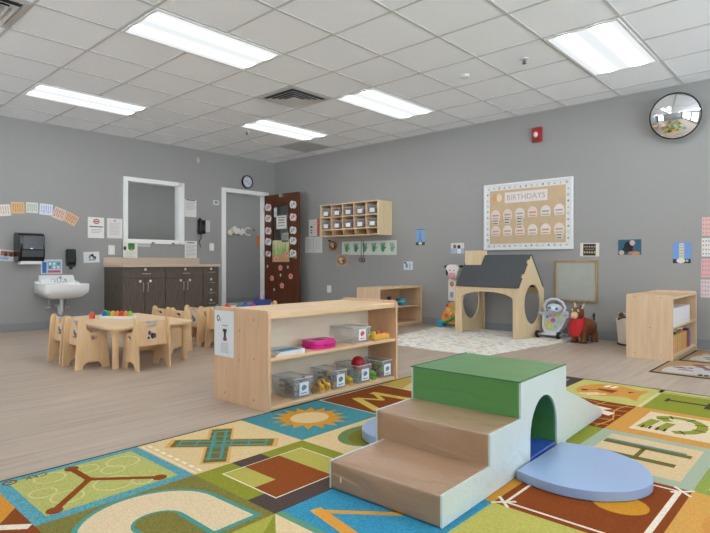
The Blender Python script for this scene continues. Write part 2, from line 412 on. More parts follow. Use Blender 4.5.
# ---------------------------------------------------------------- ceiling lights
def lampmat():
    m = bpy.data.materials.new('fluorescent_diffuser'); m.use_nodes = True
    n = m.node_tree.nodes; l = m.node_tree.links; out = n['Material Output']; n.remove(n['Principled BSDF'])
    tc = n.new('ShaderNodeTexCoord'); sx = n.new('ShaderNodeSeparateXYZ'); l.new(tc.outputs['Object'], sx.inputs[0])
    ab = n.new('ShaderNodeMath'); ab.operation = 'ABSOLUTE'; l.new(sx.outputs['X'], ab.inputs[0])
    su = n.new('ShaderNodeMath'); su.operation = 'SUBTRACT'; l.new(ab.outputs[0], su.inputs[0]); su.inputs[1].default_value = .135
    sq = n.new('ShaderNodeMath'); sq.operation = 'MULTIPLY'; l.new(su.outputs[0], sq.inputs[0]); l.new(su.outputs[0], sq.inputs[1])
    dv = n.new('ShaderNodeMath'); dv.operation = 'DIVIDE'; l.new(sq.outputs[0], dv.inputs[0]); dv.inputs[1].default_value = -2*.026**2
    ex = n.new('ShaderNodeMath'); ex.operation = 'EXPONENT'; l.new(dv.outputs[0], ex.inputs[0])
    ml = n.new('ShaderNodeMath'); ml.operation = 'MULTIPLY_ADD'; l.new(ex.outputs[0], ml.inputs[0]); ml.inputs[1].default_value = LAMP; ml.inputs[2].default_value = .88
    e = n.new('ShaderNodeEmission'); e.inputs[0].default_value = (.93, .972, 1, 1); l.new(ml.outputs[0], e.inputs[1]); l.new(e.outputs[0], out.inputs[0])
    return m
LM = lampmat()
cl0 = None
def ceiling_light(i, j, label, group='recessed ceiling lights', loc=None):
    global cl0
    p = loc or (GX(i+.5), GY(j+1), H)
    if cl0 is None:
        cl0 = thing('ceiling_light', label, 'ceiling light', p, 0, group)
        a, b = TL/2-.012, TL-.012
        MB().prism([(-a,-b),(a,-b),(a,b),(-a,b)], -.014, -.005, [[(-a+.025,-b+.025),(a-.025,-b+.025),(a-.025,b-.025),(-a+.025,b-.025)]]).build('frame', mat('#e9e9e7', .4, .01), cl0, .002)
        MB().box(-a+.02, a-.02, -b+.02, b-.02, -.010, -.006).build('diffuser', LM, cl0)
        return cl0
    return dup(cl0, p, 0, label)
ceiling_light(-2, -2, 'long recessed light in the ceiling over the wooden toy shelf, largest in view')
ceiling_light(-6, -2, 'recessed ceiling light above the sink wall, leftmost of the lit panels')
ceiling_light(-5, 2, 'small recessed ceiling light near the far room corner and open door')
ceiling_light(-2, 2, 'recessed ceiling light right of the black and white air diffuser')
ceiling_light(2, 2, 'recessed ceiling light on the right, nearest the round convex mirror')
for i, j in ((2, -2), (6, -2), (6, 2), (2, -6), (-2, -6), (-6, -6), (6, -6), (2, -10)):
    ceiling_light(i, j, 'recessed ceiling light outside the view behind the camera')
ceiling_light(0, 0, 'unseen ceiling light added to brighten the corridor beyond the open door', loc=(-1.15, .3, H))  # the corridor lamps are unseen, added so its walls come up brighter
ceiling_light(0, 0, 'unseen ceiling light added to brighten the corridor beyond the interior window', loc=(-1.15, -1.5, H))
ceiling_light(0, 0, 'unseen ceiling light added to brighten the corridor at its sink end', loc=(-1.15, -3.3, H))
ceiling_light(0, 0, 'unseen ceiling light added to brighten the corridor past the doorway', loc=(-1.15, 1.9, H))
# diffusers
def diffuser(i, j, label):
    c = thing('air_diffuser', label, 'air vent', (GX(i+.5), GY(j+.5), H), 0, 'square ceiling air diffusers')
    fr = MB()
    def ring(a0, z0, a1, z1, th=.003):
        vs = []
        for a, z in ((a0, z0), (a1, z1), (a1, z1+th), (a0, z0+th)):
            vs += [(-a,-a,z),(a,-a,z),(a,a,z),(-a,a,z)]
        fs = []
        for r in range(4):
            for k in range(4): q = (r+1) % 4; fs.append((r*4+k, r*4+(k+1)%4, q*4+(k+1)%4, q*4+k))
        return vs, fs
    fr.add(*ring(.292, -.010, .255, -.012)); fr.build('frame', mat('#c4c4c2', .4, .01), c)
    MB().box(-.25, .25, -.25, .25, -.0095, -.006).build('duct_opening', mat('#4a4a4a', .8, .01), c)
    for k, a in enumerate((.235, .185, .135)):
        MB().add(*ring(a, -.034, a-.044, -.014)).build('louver', mat('#c8c8c6', .4, .01), c)
    MB().box(-.095, .095, -.095, .095, -.036, -.032).build('centre_plate', mat('#cfcfcd', .4, .01), c, .002)
diffuser(-3, 1, 'square ceiling air diffuser with dark louvres near the middle ceiling light')
diffuser(-3, -4, 'square ceiling air diffuser cut off at the top left')
rv = thing('return_vent', 'flat perforated return air panel in the ceiling by the far corner', 'air vent', (GX(-5.5), GY(4.5), H))
MB().box(-.29, .29, -.29, .29, -.009, -.005).build('grille', mat('#a9a9a7', .6, .05, 400), rv)
rf = MB()
for k in range(24): rf.box(-.28, .28, -.28+k*.0243-.003, -.28+k*.0243+.003, -.012, -.009)
rf.build('slats', mat('#b4b4b2', .6, .01), rv)
def sprinkler(px, py, label):
    p = onZ(px, py, H); c = thing('fire_sprinkler', label, 'sprinkler', (p.x, p.y, H), 0, 'ceiling sprinkler heads')
    MB().lathe([(.0, -.002), (.038, -.004), (.036, -.012), (.012, -.016), (0, -.016)]).build('escutcheon', mat('#d8d8d6', .4, .01), c)
    MB().cyl((0,0,-.014), (0,0,-.05), .007).cyl((0,0,-.05), (0,0,-.053), .02).tube([(.013,0,-.018),(.018,0,-.035),(.006,0,-.05)], .003).tube([(-.013,0,-.018),(-.018,0,-.035),(-.006,0,-.05)], .003).build('head', mat('#6a6a68', .35, .01, metal=1), c)
sprinkler(524.2, 58, 'metal sprinkler head in the ceiling left of the right light')
sprinkler(247, 131, 'tiny sprinkler head under the small light by the far corner')
p = onZ(464.5, 75, H); sd = thing('smoke_detector', 'small round white smoke detector on the ceiling', 'smoke detector', (p.x, p.y, H))
MB().lathe([(0, 0), (.05, -.002), (.052, -.018), (.038, -.03), (0, -.032)]).build('housing', mat('#d9d9d6', .4, .01), sd)
MB().lathe([(0, -.03), (.014, -.031), (.012, -.038), (0, -.039)]).build('sensor_cap', mat('#b8b8b5', .4, .01), sd)

# ================================================================ WALL THINGS
# frames: left wall (u = world Y, out = +X), back wall (u = world X, out = -Y); local x = right, local y = up, local z = out of the wall
def FL(u, z, out=0): return Matrix(((0,0,1,out),(1,0,0,u),(0,1,0,z),(0,0,0,1)))
def FB(u, z, out=0): return Matrix(((1,0,0,u),(0,0,-1,-out),(0,1,0,z),(0,0,0,1)))
def bounds(wall, px0, py0, px1, py1, plane=0):
    f = onX if wall == 'L' else onY; k = 1 if wall == 'L' else 0
    a = f(px0, (py0+py1)/2, plane); b = f(px1, (py0+py1)/2, plane); xm = (px0+px1)/2
    return a[k], b[k], f(xm, py1, plane).z, f(xm, py0, plane).z
def sheet(name, label, cat, wall, px, bg='#ecebe6', pats=(), group=None, rot=0, th=.0025, out=.0005, plane=0, rough=.6):
    """a sheet of paper / card on a wall, printed pattern included in its mesh. pats: ('r',x0,x1,y0,y1,col) ('e',cx,cy,rx,ry,col) ('t',cx,cy,size,text,col), unit square coordinates"""
    u0, u1, z0, z1 = bounds(wall, *px, plane); W = u1-u0; Hh = z1-z0
    base = abs(plane)
    F = (FL if wall == 'L' else FB)((u0+u1)/2, (z0+z1)/2, base+out) @ Matrix.Rotation(rot, 4, 'Z')
    o = tag(bpy.data.objects.new(name, None), label, cat, group)
    b = MB(); b.use(mat(bg, rough, .01)); b.box(-W/2, W/2, -Hh/2, Hh/2, 0, th); z = th
    for q in pats:
        z += .00025; k = q[0]; b.use(mat(q[-1], .6, .03, 60))
        if k == 'r': b.prism([((q[1]-.5)*W, (q[3]-.5)*Hh), ((q[2]-.5)*W, (q[3]-.5)*Hh), ((q[2]-.5)*W, (q[4]-.5)*Hh), ((q[1]-.5)*W, (q[4]-.5)*Hh)], th, z)
        elif k == 'e': b.prism(ell((q[1]-.5)*W, (q[2]-.5)*Hh, q[3]*W, q[4]*Hh, 16), th, z)
        elif k == 'p': b.prism([((x-.5)*W, (y-.5)*Hh) for x, y in q[1]], th, z)
        elif k == 't': b.text(q[4], q[3]*Hh, T((q[1]-.5)*W, (q[2]-.5)*Hh, z), .0002)
    me = b.build(name, smooth=False); me.matrix_world = F
    bpy.data.objects.remove(o)
    return tag(me, label, cat, group)
def lines(x0, x1, ys, col='#a8a6a4', h=.012):
    return [('r', x0, x1-(.13 if k % 3 == 2 else 0), y-h, y+h, col) for k, y in enumerate(ys)]
# arc of note cards
arc = [((-4, 204.5, 10.5, 216), .12, '#e8ddd2', '#c8b9a6', 'first note card at the left end of the arc, pale with beige print'),
       ((11, 202, 24.5, 213.5), .05, '#e2b98a', '#c79a6a', 'orange note card, second from the left in the arc of cards'),
       ((26, 202.5, 38, 213), .0, '#d9dcd2', '#a9b4a6', 'pale green printed note card in the arc above the towel dispenser'),
       ((39.5, 204, 52.5, 215), -.05, '#dfe2ec', '#a9b6d6', 'bluish white note card in the arc of cards'),
       ((53, 208, 65, 219.5), -.35, '#dcc8bb', '#c08a72', 'note card with red brown print in the arc, second from its right end'),
       ((64.5, 213.5, 77.5, 224), -.5, '#ddb695', '#b98663', 'peach note card at the right end of the arc of cards')]
for k, (px, r, bg, ink, lb) in enumerate(arc):
    sheet('note_card', lb, 'card', 'L', px, bg, [('r', .12+.17*c, .2+.17*c, .15+.1*((c+k) % 2), .85, ink) for c in range(5)]+[('r', .1, .9, .45, .5, bg)], 'arc of note cards on the sink wall', r)
sheet('photo_strip', 'strip of colour photos tucked behind the black towel dispenser', 'photo', 'L', (-4, 250, 17, 261), '#d9d3cd', [('r', .2, .95, .45, .9, '#9a6a52'), ('e', .45, .6, .07, .2, '#4a2f28'), ('e', .7, .62, .08, .2, '#5d3a2e'), ('e', .88, .6, .06, .2, '#b98470'), ('r', .1, .6, .1, .38, '#8fb2d8')], rot=-.1, out=.001)
sheet('paper_notice', 'white notice with a red round emblem left of the interior window', 'paper', 'L', (87.8, 217.3, 104, 238), '#e9e7e3', [('e', .52, .8, .2, .13, '#b0574e'), ('e', .52, .8, .12, .08, '#e6d6cf'), ('r', .43, .6, .77, .83, '#8a3f3a'), ('r', .1, .92, .52, .57, '#5b5654')]+lines(.2, .85, [.42, .34, .26]))
sheet('paper_notice', 'plain white typed notice pinned beside the window frame', 'paper', 'L', (107, 218.5, 122.3, 238.3), '#e4e1df', [('r', .45, .55, .84, .92, '#b7736c')]+lines(.15, .85, [.75, .68, .61, .54, .47, .4, .33, .26, .19], '#b9b4b0', .01))
sheet('paper_notice', 'small sheet with a black and white drawing right of the soap dispenser', 'paper', 'L', (83.5, 251.8, 99.3, 262.6), '#dfe0e2', [('e', .5, .5, .18, .26, '#7b7d80'), ('e', .55, .62, .1, .2, '#2d2d2f'), ('e', .72, .45, .07, .14, '#3a3a3c'), ('r', .3, .75, .2, .28, '#8a8a8c'), ('e', .5, .42, .09, .15, '#d9dadb')], rot=.05)
sheet('paper_notice', 'flyer with green pictures standing on the counter backsplash', 'paper', 'L', (122, 242.5, 136.5, 258), '#e6e6da', [('r', .35, .8, .58, .95, '#3f7d33'), ('e', .57, .62, .2, .14, '#4f9040'), ('e', .13, .62, .1, .14, '#355f30'), ('r', .5, .66, .5, .58, '#b7a34a')]+lines(.15, .8, [.4, .3, .2, .1], '#b9b7a8'), out=.03)
sheet('paper_strip', 'thin white paper strip below the window frame', 'paper', 'L', (136.8, 244.2, 150, 246.6), '#dcdedd', [('r', .1, .9, .3, .7, '#c2c6c8')])
sheet('paper_notice', 'white form clipped on the wall right of the window', 'paper', 'L', (184.6, 199.5, 196.3, 217), '#e4e2df', [('r', .1, .9, .93, .99, '#5d5b59')]+lines(.1, .9, [.84, .76, .68, .6, .52, .44], '#a9a6a3'), out=.003)
sheet('paper_notice', 'white printed schedule under the window corner beside the phone cord', 'paper', 'L', (184.2, 241, 196.3, 258), '#e6e4df', [('r', .2, .8, .86, .93, '#8a8783')]+lines(.1, .9, [.76, .68, .6, .52, .44, .36, .28, .2, .12], '#aaa7a2'), out=.012)
sheet('handwashing_poster', 'blue and pink handwashing poster above the white sink', 'poster', 'L', (41, 259.5, 62, 273.6), '#dfe7ea', [('r', .05, .26, .05, .82, '#3b78c6'), ('r', .3, .95, .3, .88, '#8cbccb'), ('r', .3, .93, .06, .24, '#d0567e'), ('e', .42, .7, .06, .1, '#e8f0f0'), ('e', .62, .7, .06, .1, '#e8f0f0'), ('e', .82, .7, .06, .1, '#4f8fb0'), ('e', .42, .45, .06, .1, '#3d86a8'), ('e', .62, .45, .06, .1, '#e8f0f0'), ('e', .82, .45, .06, .1, '#e8f0f0')])
def switch(name, label, cat, wall, px, rocker=True, group=None):
    u0, u1, z0, z1 = bounds(wall, *px); W = u1-u0; Hh = z1-z0
    F = (FL if wall == 'L' else FB)((u0+u1)/2, (z0+z1)/2, 0)
    c = thing(name, label, cat, F.translation); 
    R3 = F.to_3x3().to_4x4()
    MB().at(R3).prism(rrect(-W/2, W/2, -Hh/2, Hh/2, .006), 0, .006).build('cover_plate', mat('#ecebe8', .4, .01), c, .0015)
    if rocker: MB().at(R3).prism(rrect(-.017, .017, -.034, .034, .003), .006, .0085).build('rocker', WHITE, c, .001)
    else:
        b = MB().at(R3)
        for s in (-1, 1): b.prism(ell(0, s*.022, .015, .014, 16), .006, .008)
        b.build('socket', WHITE, c)
switch('light_switch', 'white double switch plate left of the green flyer', 'switch', 'L', (108.3, 245.2, 114.6, 254.6))
switch('light_switch', 'white switch plate between the phone and the door frame', 'switch', 'L', (209.4, 243.3, 213.8, 250.8))
switch('wall_outlet', 'white wall outlet right of the open door above the shelf', 'outlet', 'B', (327.2, 285.3, 331.4, 292.6), False)
# two small orange clips on the window sill
for px, lb in ((153, 'small orange toy on the window ledge, left one'), (173.2, 'small orange toy on the window ledge, right one')):
    p = onX(px, 242, .03); c = tag(MB().box(-.004, .012, -.02, .02, -.012, .012).ball((.012, 0, .0), (.01, .02, .012), 10, 6).build('window_toy', mat('#c98a63', .6), None, .002), lb, 'toy', 'toys on the window ledge'); c.location = (.03, p.y, 1.185)
# thermostat, phone, clock, motion sensor
F = onX(215.6, 202.7); c = thing('thermostat', 'small grey thermostat beside the door frame', 'thermostat', (0, F.y, F.z))
MB().box(0, .022, -.055, .055, -.04, .04).build('case', mat('#d6d6d4', .4, .01), c, .006); MB().box(.022, .024, -.032, .028, -.018, .022).build('display', mat('#8b8f8c', .3, .01), c)
p = onX(200, 226); ph = thing('wall_phone', 'black corded wall phone beside a white wall plate', 'phone', (0, p.y, p.z))
MB().box(0, .045, -.055, .085, -.13, .10).build('base', DARK, ph, .012); 
MB().tube([(.05, -.035, .105), (.078, -.035, .08), (.085, -.035, -.02), (.078, -.035, -.10), (.05, -.035, -.125)], [.026, .026, .017, .026, .026], 12).build('handset', mat('#101113', .25, .02), ph)
kp = MB()
for r in range(4):
    for q in range(3): kp.box(.045, .050, .005+q*.022, .021+q*.022, -.07+r*.024, -.054+r*.024)
kp.build('keypad', mat('#4a4c50', .5, .02), ph)
cp = [(.05+.009*math.cos(t*1.15), -.025+.02*math.sin(t*.12)+.009*math.sin(t*1.15), -.12-.0038*t) for t in range(60)]
MB().tube(cp, .0035, 6).tube([(.05, -.02, -.34), (.04, -.01, -.352), (.02, -.005, -.345)], .004, 6).build('cord', DARK, ph)
sheet('wall_plate', 'white plate on the wall behind the black phone', 'wall plate', 'L', (205, 220.5, 210, 232), '#c9cac9', [])
p = onX(246.8, 182); ck = thing('wall_clock', 'round white clock with a black rim above the doorway', 'clock', (0, p.y, p.z))
R = .118; RYm = Matrix(((0,0,1,0),(1,0,0,0),(0,1,0,0),(0,0,0,1)))
MB().at(RYm).lathe([(R-.022, .0), (R, .0), (R+.002, .02), (R-.004, .034), (R-.018, .034), (R-.022, .022)], n=40, caps=False).build('rim', mat('#1c1c22', .3, .01), ck)
fc = MB().at(RYm); fc.use(mat('#dfe0ee', .5, .01)); fc.prism(ell(0, 0, R-.018, R-.018, 40), 0, .018)
fc.use(mat('#2a2a30', .5, .01))
for k in range(12):
    a = PI/6*k; fc.text(str(k or 12), .026, T(math.sin(a)*.078, math.cos(a)*.078, .0188), .0004)
fc.build('dial', None, ck)
hm = MB().at(RYm); hm.use(mat('#202024', .5, .01))
for a, L_, ww in ((math.radians(-60), .045, .006), (math.radians(125), .07, .004)):
    d = Vector((math.sin(a), math.cos(a))); q = Vector((d.y, -d.x))*ww/2
    hm.prism([tuple(-q-d*.01), tuple(q-d*.01), tuple(d*L_+q), tuple(d*L_-q)], .020, .0215)
hm.prism(ell(0, 0, .006, .006, 12), .0195, .023); hm.build('hands', None, ck)
p = onX(197.3, 160.5); c = thing('motion_sensor', 'tiny white motion sensor high on the left wall', 'sensor', (0, p.y, p.z))
MB().box(0, .03, -.025, .025, -.045, .045).build('case', mat('#b9b9b7', .4, .01), c, .008); MB().ball((.03, 0, -.01), (.01, .018, .02), 10, 8).build('lens', mat('#cfcfcd', .3, .01), c)

# towel dispenser
p0, p1, z0, z1 = bounds('L', 15, 233.3, 44, 261.5, .0); 
td = thing('towel_dispenser', 'large black paper towel dispenser left of the soap dispenser', 'dispenser', (0, -4.135, .905))
BLK = mat('#0d0f10', .22, .03, coat=.3)
w_ = .15; b = MB(); b.prism([(0, -.015), (0, .34), (.05, .365), (.20, .35), (.225, .32), (.23, .08), (.20, -.01)], -w_, w_, (), 'XZ'); b.build('body', BLK, td, .012, seg=3)
MB().prism(rrect(-.105, .125, .15, .32, .015), .224, .2335, (), 'YZ').build('window_panel', mat('#2a2526', .15, .02), td, .003)
MB().prism(rrect(-.115, .13, .05, .135, .01), .215, .232, (), 'YZ').build('push_plate', mat('#2c3034', .3, .02), td, .003)
MB().ball((.236, -.01, .155), (.004, .016, .007), 12, 8).build('logo_button', mat('#e6e8ea', .3, .01), td)
MB().box(.09, .20, -.12, .12, -.045, -.0).build('paper_towel', mat('#e2e0dc', .8, .01), td, .003)
# soap dispenser
sp = thing('soap_dispenser', 'tall black soap dispenser on the wall right of the poster', 'dispenser', (0, -3.605, .785))
MB().prism([(0, .05), (0, .27), (.04, .285), (.09, .27), (.10, .12), (.085, .05)], -.055, .055, (), 'XZ').build('body', BLK, sp, .012, seg=3)
MB().prism(rrect(-.035, .035, .1, .24, .012), .096, .104, (), 'YZ').build('front_window', mat('#22282b', .15, .02), sp, .003)
MB().cyl((.055, 0, .05), (.055, 0, .005), .025, .018).build('nozzle', mat('#1b1d1f', .3, .02), sp)
MB().box(.06, .105, -.04, .04, .035, .07).build('push_lever', mat('#2a2d30', .3, .02), sp, .006)

# ---------------------------------------------------------------- sink
sk = thing('wall_sink', 'white porcelain wall-hung sink with exposed pipes under the poster', 'sink', (0, -3.775, 0))
b = MB()
def sec(x, w0, w1, zt, zb):  # cross-section ring
    return [(x, -w1, zt), (x, w1, zt), (x, w0, zb), (x, -w0, zb)]
# body: outer bowl shell from rings front to back, basin cavity as an inner shell
outer = [(-.25, .0), (-.25, .47), (-.22, .50), (.22, .50), (.25, .47), (.25, .0)]
def ringpts(s, z, dx=0): return [(max(0.0, y*s)+dx, x*s if True else x, z) for x, y in outer]
top = [(0,-.265),(.02,-.275),(.40,-.275),(.44,-.26),(.455,-.23),(.455,.23),(.44,.26),(.40,.275),(.02,.275),(0,.265)]
prof = [(.62, .70, .30), (.84, .88, .42), (.97, .98, .485), (1.0, 1.0, .54), (1.0, 1.0, .598), (.985, .985, .605), (.88, .90, .600)]
rings = []
for sx, sy, z in prof: rings.append([(x*sx, y*sy, z + (-.0)) for x, y in top])
# bottom rises to the front: shear lower rings
rings[0] = [(x*.62, y*.5, .40) for x, y in top]; rings[1] = [(x*.85, y*.78, .43) for x, y in top]
inner = [(.155+ (x-.155)*.88*.82 if x > .1 else .115, y*.82, .600) for x, y in top]
inner2 = [(.17+(x-.155)*.6 if x > .1 else .15, y*.62, .50) for x, y in top]
inner3 = [(.22+(x-.155)*.2 if x > .1 else .21, y*.2, .47) for x, y in top]
rings[-1] = inner; rings += [inner2, inner3]
n = len(top); vs = [p for r in rings for p in r]; fs = []
for r in range(len(rings)-1):
    for k in range(n): fs.append((r*n+k, r*n+(k+1)%n, (r+1)*n+(k+1)%n, (r+1)*n+k))
fs.append(tuple(range(n-1, -1, -1))); fs.append(tuple((len(rings)-1)*n+k for k in range(n)))
MB().add(vs, fs).build('basin', PORC, sk, .006)
MB().prism([(0, .56), (0, .715), (.035, .715), (.075, .66), (.125, .615), (.125, .56)], -.225, .21, (), 'XZ').prism([(0,.58),(0,.64),(.10,.61),(.10,.58)], -.27, .27, (), 'XZ').build('back_ledge', PORC, sk, .012, seg=3)
f = MB().cyl((.10, 0, .62), (.10, 0, .67), .018).tube([(.10,0,.66),(.12,0,.685),(.16,0,.69),(.20,0,.67)], .011)
for s in (-1, 1): f.cyl((.10, s*.075, .62), (.10, s*.075, .655), .017).box(.075, .135, s*.075-.008, s*.075+.008, .655, .667)
f.box(.08, .12, -.095, .095, .615, .63).build('faucet', CHROME, sk, .003)
MB().cyl((.2, 0, .41), (.2, 0, .30), .022).tube([(.2,0,.31),(.2,0,.235),(.17,0,.20),(.13,0,.22),(.12,0,.27),(.09,0,.30),(0,0,.30)], .021, 12).build('drain_trap', mat('#dcdcda', .35, .02), sk)
for s in (-1, 1): pb = MB(); pb.tube([(0.0, s*.1, .28), (.05, s*.1, .28), (.06, s*.1, .31), (.08, s*.12, .36), (.09, s*.1, .42)], .008).ball((.05, s*.1, .28), .02, 10, 8).cyl((.05, s*.1, .28), (.05, s*.15, .28), .014); pb.build('supply_pipe', mat('#b9b9b7', .3, .02, metal=.6), sk)

# ---------------------------------------------------------------- cabinets
cab = [(-3.135, -2.515, 'wide', 'dark cabinet unit with one drawer over two doors, nearer the sink'),
       (-2.511, -1.897, 'wide', 'dark cabinet unit with one drawer over two doors, next to the drawer stack'),
       (-1.893, -1.61, 'stack', 'narrow dark cabinet with a stack of four drawers by the doorway')]
KN = mat('#dcd6cc', .4, .02); BARM = mat('#b9b4ad', .3, .02, metal=.8)
CF = .60
for a, b_, kd, lb in cab:
    c = thing('base_cabinet', lb, 'cabinet', (0, a, 0), 0, 'dark base cabinets along the left wall'); W = b_-a
    MB().box(0.005, CF-.02, 0, W, .09, .82).box(.01, CF-.08, .004, W-.004, 0, .09).build('body', ESPRESSO, c, .001)
    def front(nm, y0, y1, z0, z1):
        return MB().box(CF-.02, CF, y0+.003, y1-.003, z0+.003, z1-.003).build(nm, ESPRESSO, c, .0015)
    def knob(par, y, z): MB().cyl((CF, y, z), (CF+.014, y, z), .010).ball((CF+.018, y, z), (.012, .02, .02), 14, 8).build('lock_knob', KN, par)
    def pull(par, y, z, vert, L=.10):
        d = Vector((0, 0, L/2)) if vert else Vector((0, L/2, 0)); p = Vector((CF+.03, y, z))
        MB().tube([p-d, p+d], .005, 8).cyl(p-d*.75, (CF, *(p-d*.75)[1:]), .004, n=8).cyl(p+d*.75, (CF, *(p+d*.75)[1:]), .004, n=8).build('handle', BARM, par)
    if kd == 'wide':
        d = front('drawer', 0, W, .66, .82); knob(d, W/2, .785); pull(d, W/2+.01, .725, False, .13)
        for s in (0, 1):
            d = front('door', W/2*s, W/2*(s+1), .095, .655); y = W/2+(-.075 if s == 0 else .075)
            knob(d, y, .62); pull(d, W/2+(-.03 if s == 0 else .035), .54, True, .13)
    else:
        for z0, z1 in ((.66, .82), (.50, .66), (.34, .50), (.095, .34)):
            d = front('drawer', 0, W, z0, z1); knob(d, W*.46, z1-.035); pull(d, W*.5, z1-.085, False, .11)
ct = thing('countertop', 'beige laminate countertop and backsplash on the dark cabinets', 'countertop', (0, -3.15, .82))
LAM = mat('#cbb6a2', .45, .05, 90)
MB().box(0, .635, 0, 1.55, 0, .038).build('worktop', LAM, ct, .004); MB().box(0, .022, 0, 1.55, .038, .14).build('backsplash', LAM, ct, .003)
MB().box(.022, .06, .02, .36, .038, .05).build('trim_strip', mat('#c3ab95', .5), ct, .003)

# ---------------------------------------------------------------- corridor
cc = MB(); 
for px, py, r, c_, lb in ((236, 231, .11, '#e9e2d2', 'cluster of cream paper flowers on the corridor wall'),):
    p = onX(px, py, CORR); g_ = thing('wall_flower', lb, 'wall decoration', (CORR, p.y, p.z))
    for k in range(7):
        yy = (k-3)*.055+random.uniform(-.015, .015); zz = random.uniform(-.06, .05); q = MB()
        for t_ in range(6):
            a = 2*PI*t_/6; q.ball((.022, yy+.03*math.cos(a), zz+.03*math.sin(a)), (.016, .036, .036), 8, 6)
        q.ball((.03, yy, zz), (.016, .016, .016), 8, 6); q.build('blossom', mat(random.choice(['#ece6d8', '#dfe2dc', '#d9c9a8', '#e8dccb']), .8), g_)
    MB().box(0, .012, -.2, .2, -.008, .008).build('backing_wire', mat('#9a9a92', .7), g_)
p = onX(247, 232, CORR); tag(MB().at(Matrix(((0,0,1,CORR+.002),(1,0,0,p.y),(0,1,0,p.z),(0,0,0,1)))).text('C', .27, T(0, 0, .008), .006).build('wall_letter', mat('#e8e8e4', .5)), 'white letter C on the corridor wall seen through the doorway', 'letter')
p = onX(253.7, 230, CORR); c = thing('wall_hook', 'small grey hook on the corridor wall', 'hook', (CORR, p.y, p.z))
MB().box(0, .01, -.015, .015, -.03, .03).tube([(.01,0,.0),(.035,0,-.01),(.04,0,.012)], .005, 8).build('hook', mat('#6f6f6f', .4, .02), c)
sheet('paper_notice', 'orange paper sign on the corridor wall at the edge of the doorway', 'paper', 'L', (256.5, 236, 263.5, 246), '#d8743a', [('e', .5, .5, .3, .3, '#e08a50')], plane=-0)

# fix: the orange sign belongs on the corridor wall
for o in COL.objects:
    if o.get('label', '').startswith('orange paper sign'):
        a = onX(256.5, 241, CORR); b_ = onX(264, 241, CORR); t0 = onX(260, 246, CORR).z; t1 = onX(260, 236, CORR).z
        u0, u1, z0_, z1_ = bounds('L', 256.5, 236, 263.5, 246)
        o.matrix_world = FL((a.y+b_.y)/2, (t0+t1)/2, CORR+.001) @ Matrix.Diagonal(((b_.y-a.y)/(u1-u0), (t1-t0)/(z1_-z0_), 1, 1))

# ---------------------------------------------------------------- decorations on the open door
PD = LY0-.0095
def on_door(px, py): p = onY(px, py, LY0); return p.x, p.z
heart = [(0,-.9)]+[(16*math.sin(t)**3/17, (13*math.cos(t)-5*math.cos(2*t)-2*math.cos(3*t)-math.cos(4*t))/15) for t in [PI+.35-2*PI*k/24*.94 for k in range(1, 24)]]
left_z = [207.3, 218.3, 230.7, 241.5, 253.7]; right_z = [204.4, 217, 230, 240.5, 253.2]
ordn = ['top', 'second', 'third', 'fourth', 'bottom']
cols = ['#e2a6a4', '#e7b3ae', '#d9a0b0', '#9fc6d2', '#de8f98']; cols2 = ['#a9d2d6', '#e3a0ae', '#a4cfc6', '#9fd0dc', '#8fc7c9']
def facing(x, z, y=PD): return Matrix(((1,0,0,x),(0,0,-1,y),(0,1,0,z),(0,0,0,1)))
for side, zs, px, cs in (('left', left_z, 268.6, cols), ('right', right_z, 293.4, cols2)):
    for k, zz in enumerate(zs):
        x, z = on_door(px, zz); s = .058 if not (side == 'left' and k == 4) else .045
        x = min(max(x, .105), .845)
        b = MB(); b.use(mat('#e4dedb', .7)); b.prism(ell(-.03, 0, s*.95, s*1.15, 18), 0, .002); b.prism(ell(.035, -.01, s*.95, s*1.1, 18), 0, .0015)
        b.use(mat(cs[k], .7)); b.prism([(q[0]*s*.75-.012, q[1]*s*.75) for q in heart], .002, .0035)
        b.use(mat(['#5f5a66', '#c2506a', '#4a8f90', '#6a6f9a', '#b84a6a'][(k+len(side)) % 5], .7)); b.prism(ell(.03, .01, .014, .02, 12), .002, .0045); b.prism(ell(-.035, -.02, .012, .012, 12), .002, .0045)
        o = b.build('heart_card', smooth=False); o.matrix_world = facing(x, z)
        tag(o, 'paper heart card on the open door, %s one of the %s column' % (ordn[k], side), 'paper card', 'heart cards around the door glass')
def door_sheet(name, label, cat, px, bg, pats, group=None):
    x0, z1_ = on_door(px[0], px[1]); x1, z0_ = on_door(px[2], px[3]); W = x1-x0; Hh = z1_-z0_
    b = MB(); b.use(mat(bg, .6, .02)); b.box(-W/2, W/2, -Hh/2, Hh/2, 0, .002); z = .002
    for q in pats:
        z += .0003; b.use(mat(q[-1], .6, .04, 60))
        if q[0] == 'r': b.box((q[1]-.5)*W, (q[2]-.5)*W, (q[3]-.5)*Hh, (q[4]-.5)*Hh, .002, z)
        elif q[0] == 'e': b.prism(ell((q[1]-.5)*W, (q[2]-.5)*Hh, q[3]*W, q[4]*Hh, 14), .002, z)
        elif q[0] == 'p': b.prism([((x-.5)*W, (y-.5)*Hh) for x, y in q[1]], .002, z)
    o = b.build(name, smooth=False); o.matrix_world = facing((x0+x1)/2, (z0_+z1_)/2, PD-.0005); return tag(o, label, cat, group)
door_sheet('paper_notice', 'white sign with coloured print on the door glass', 'paper', (277, 216, 287, 228.5), '#e3e3df', [('r', .15, .85, .8, .88, '#8d8a86'), ('r', .2, .8, .6, .72, '#c98a5a'), ('r', .15, .85, .42, .5, '#7f8a92'), ('r', .2, .8, .2, .3, '#b0aca6')])
door_sheet('paper_notice', 'dim grey sheet low on the door glass above the grass picture', 'paper', (282, 233, 289, 242), '#9aa09c', [('r', .15, .85, .6, .7, '#7a807c'), ('r', .15, .85, .35, .45, '#82867f')])
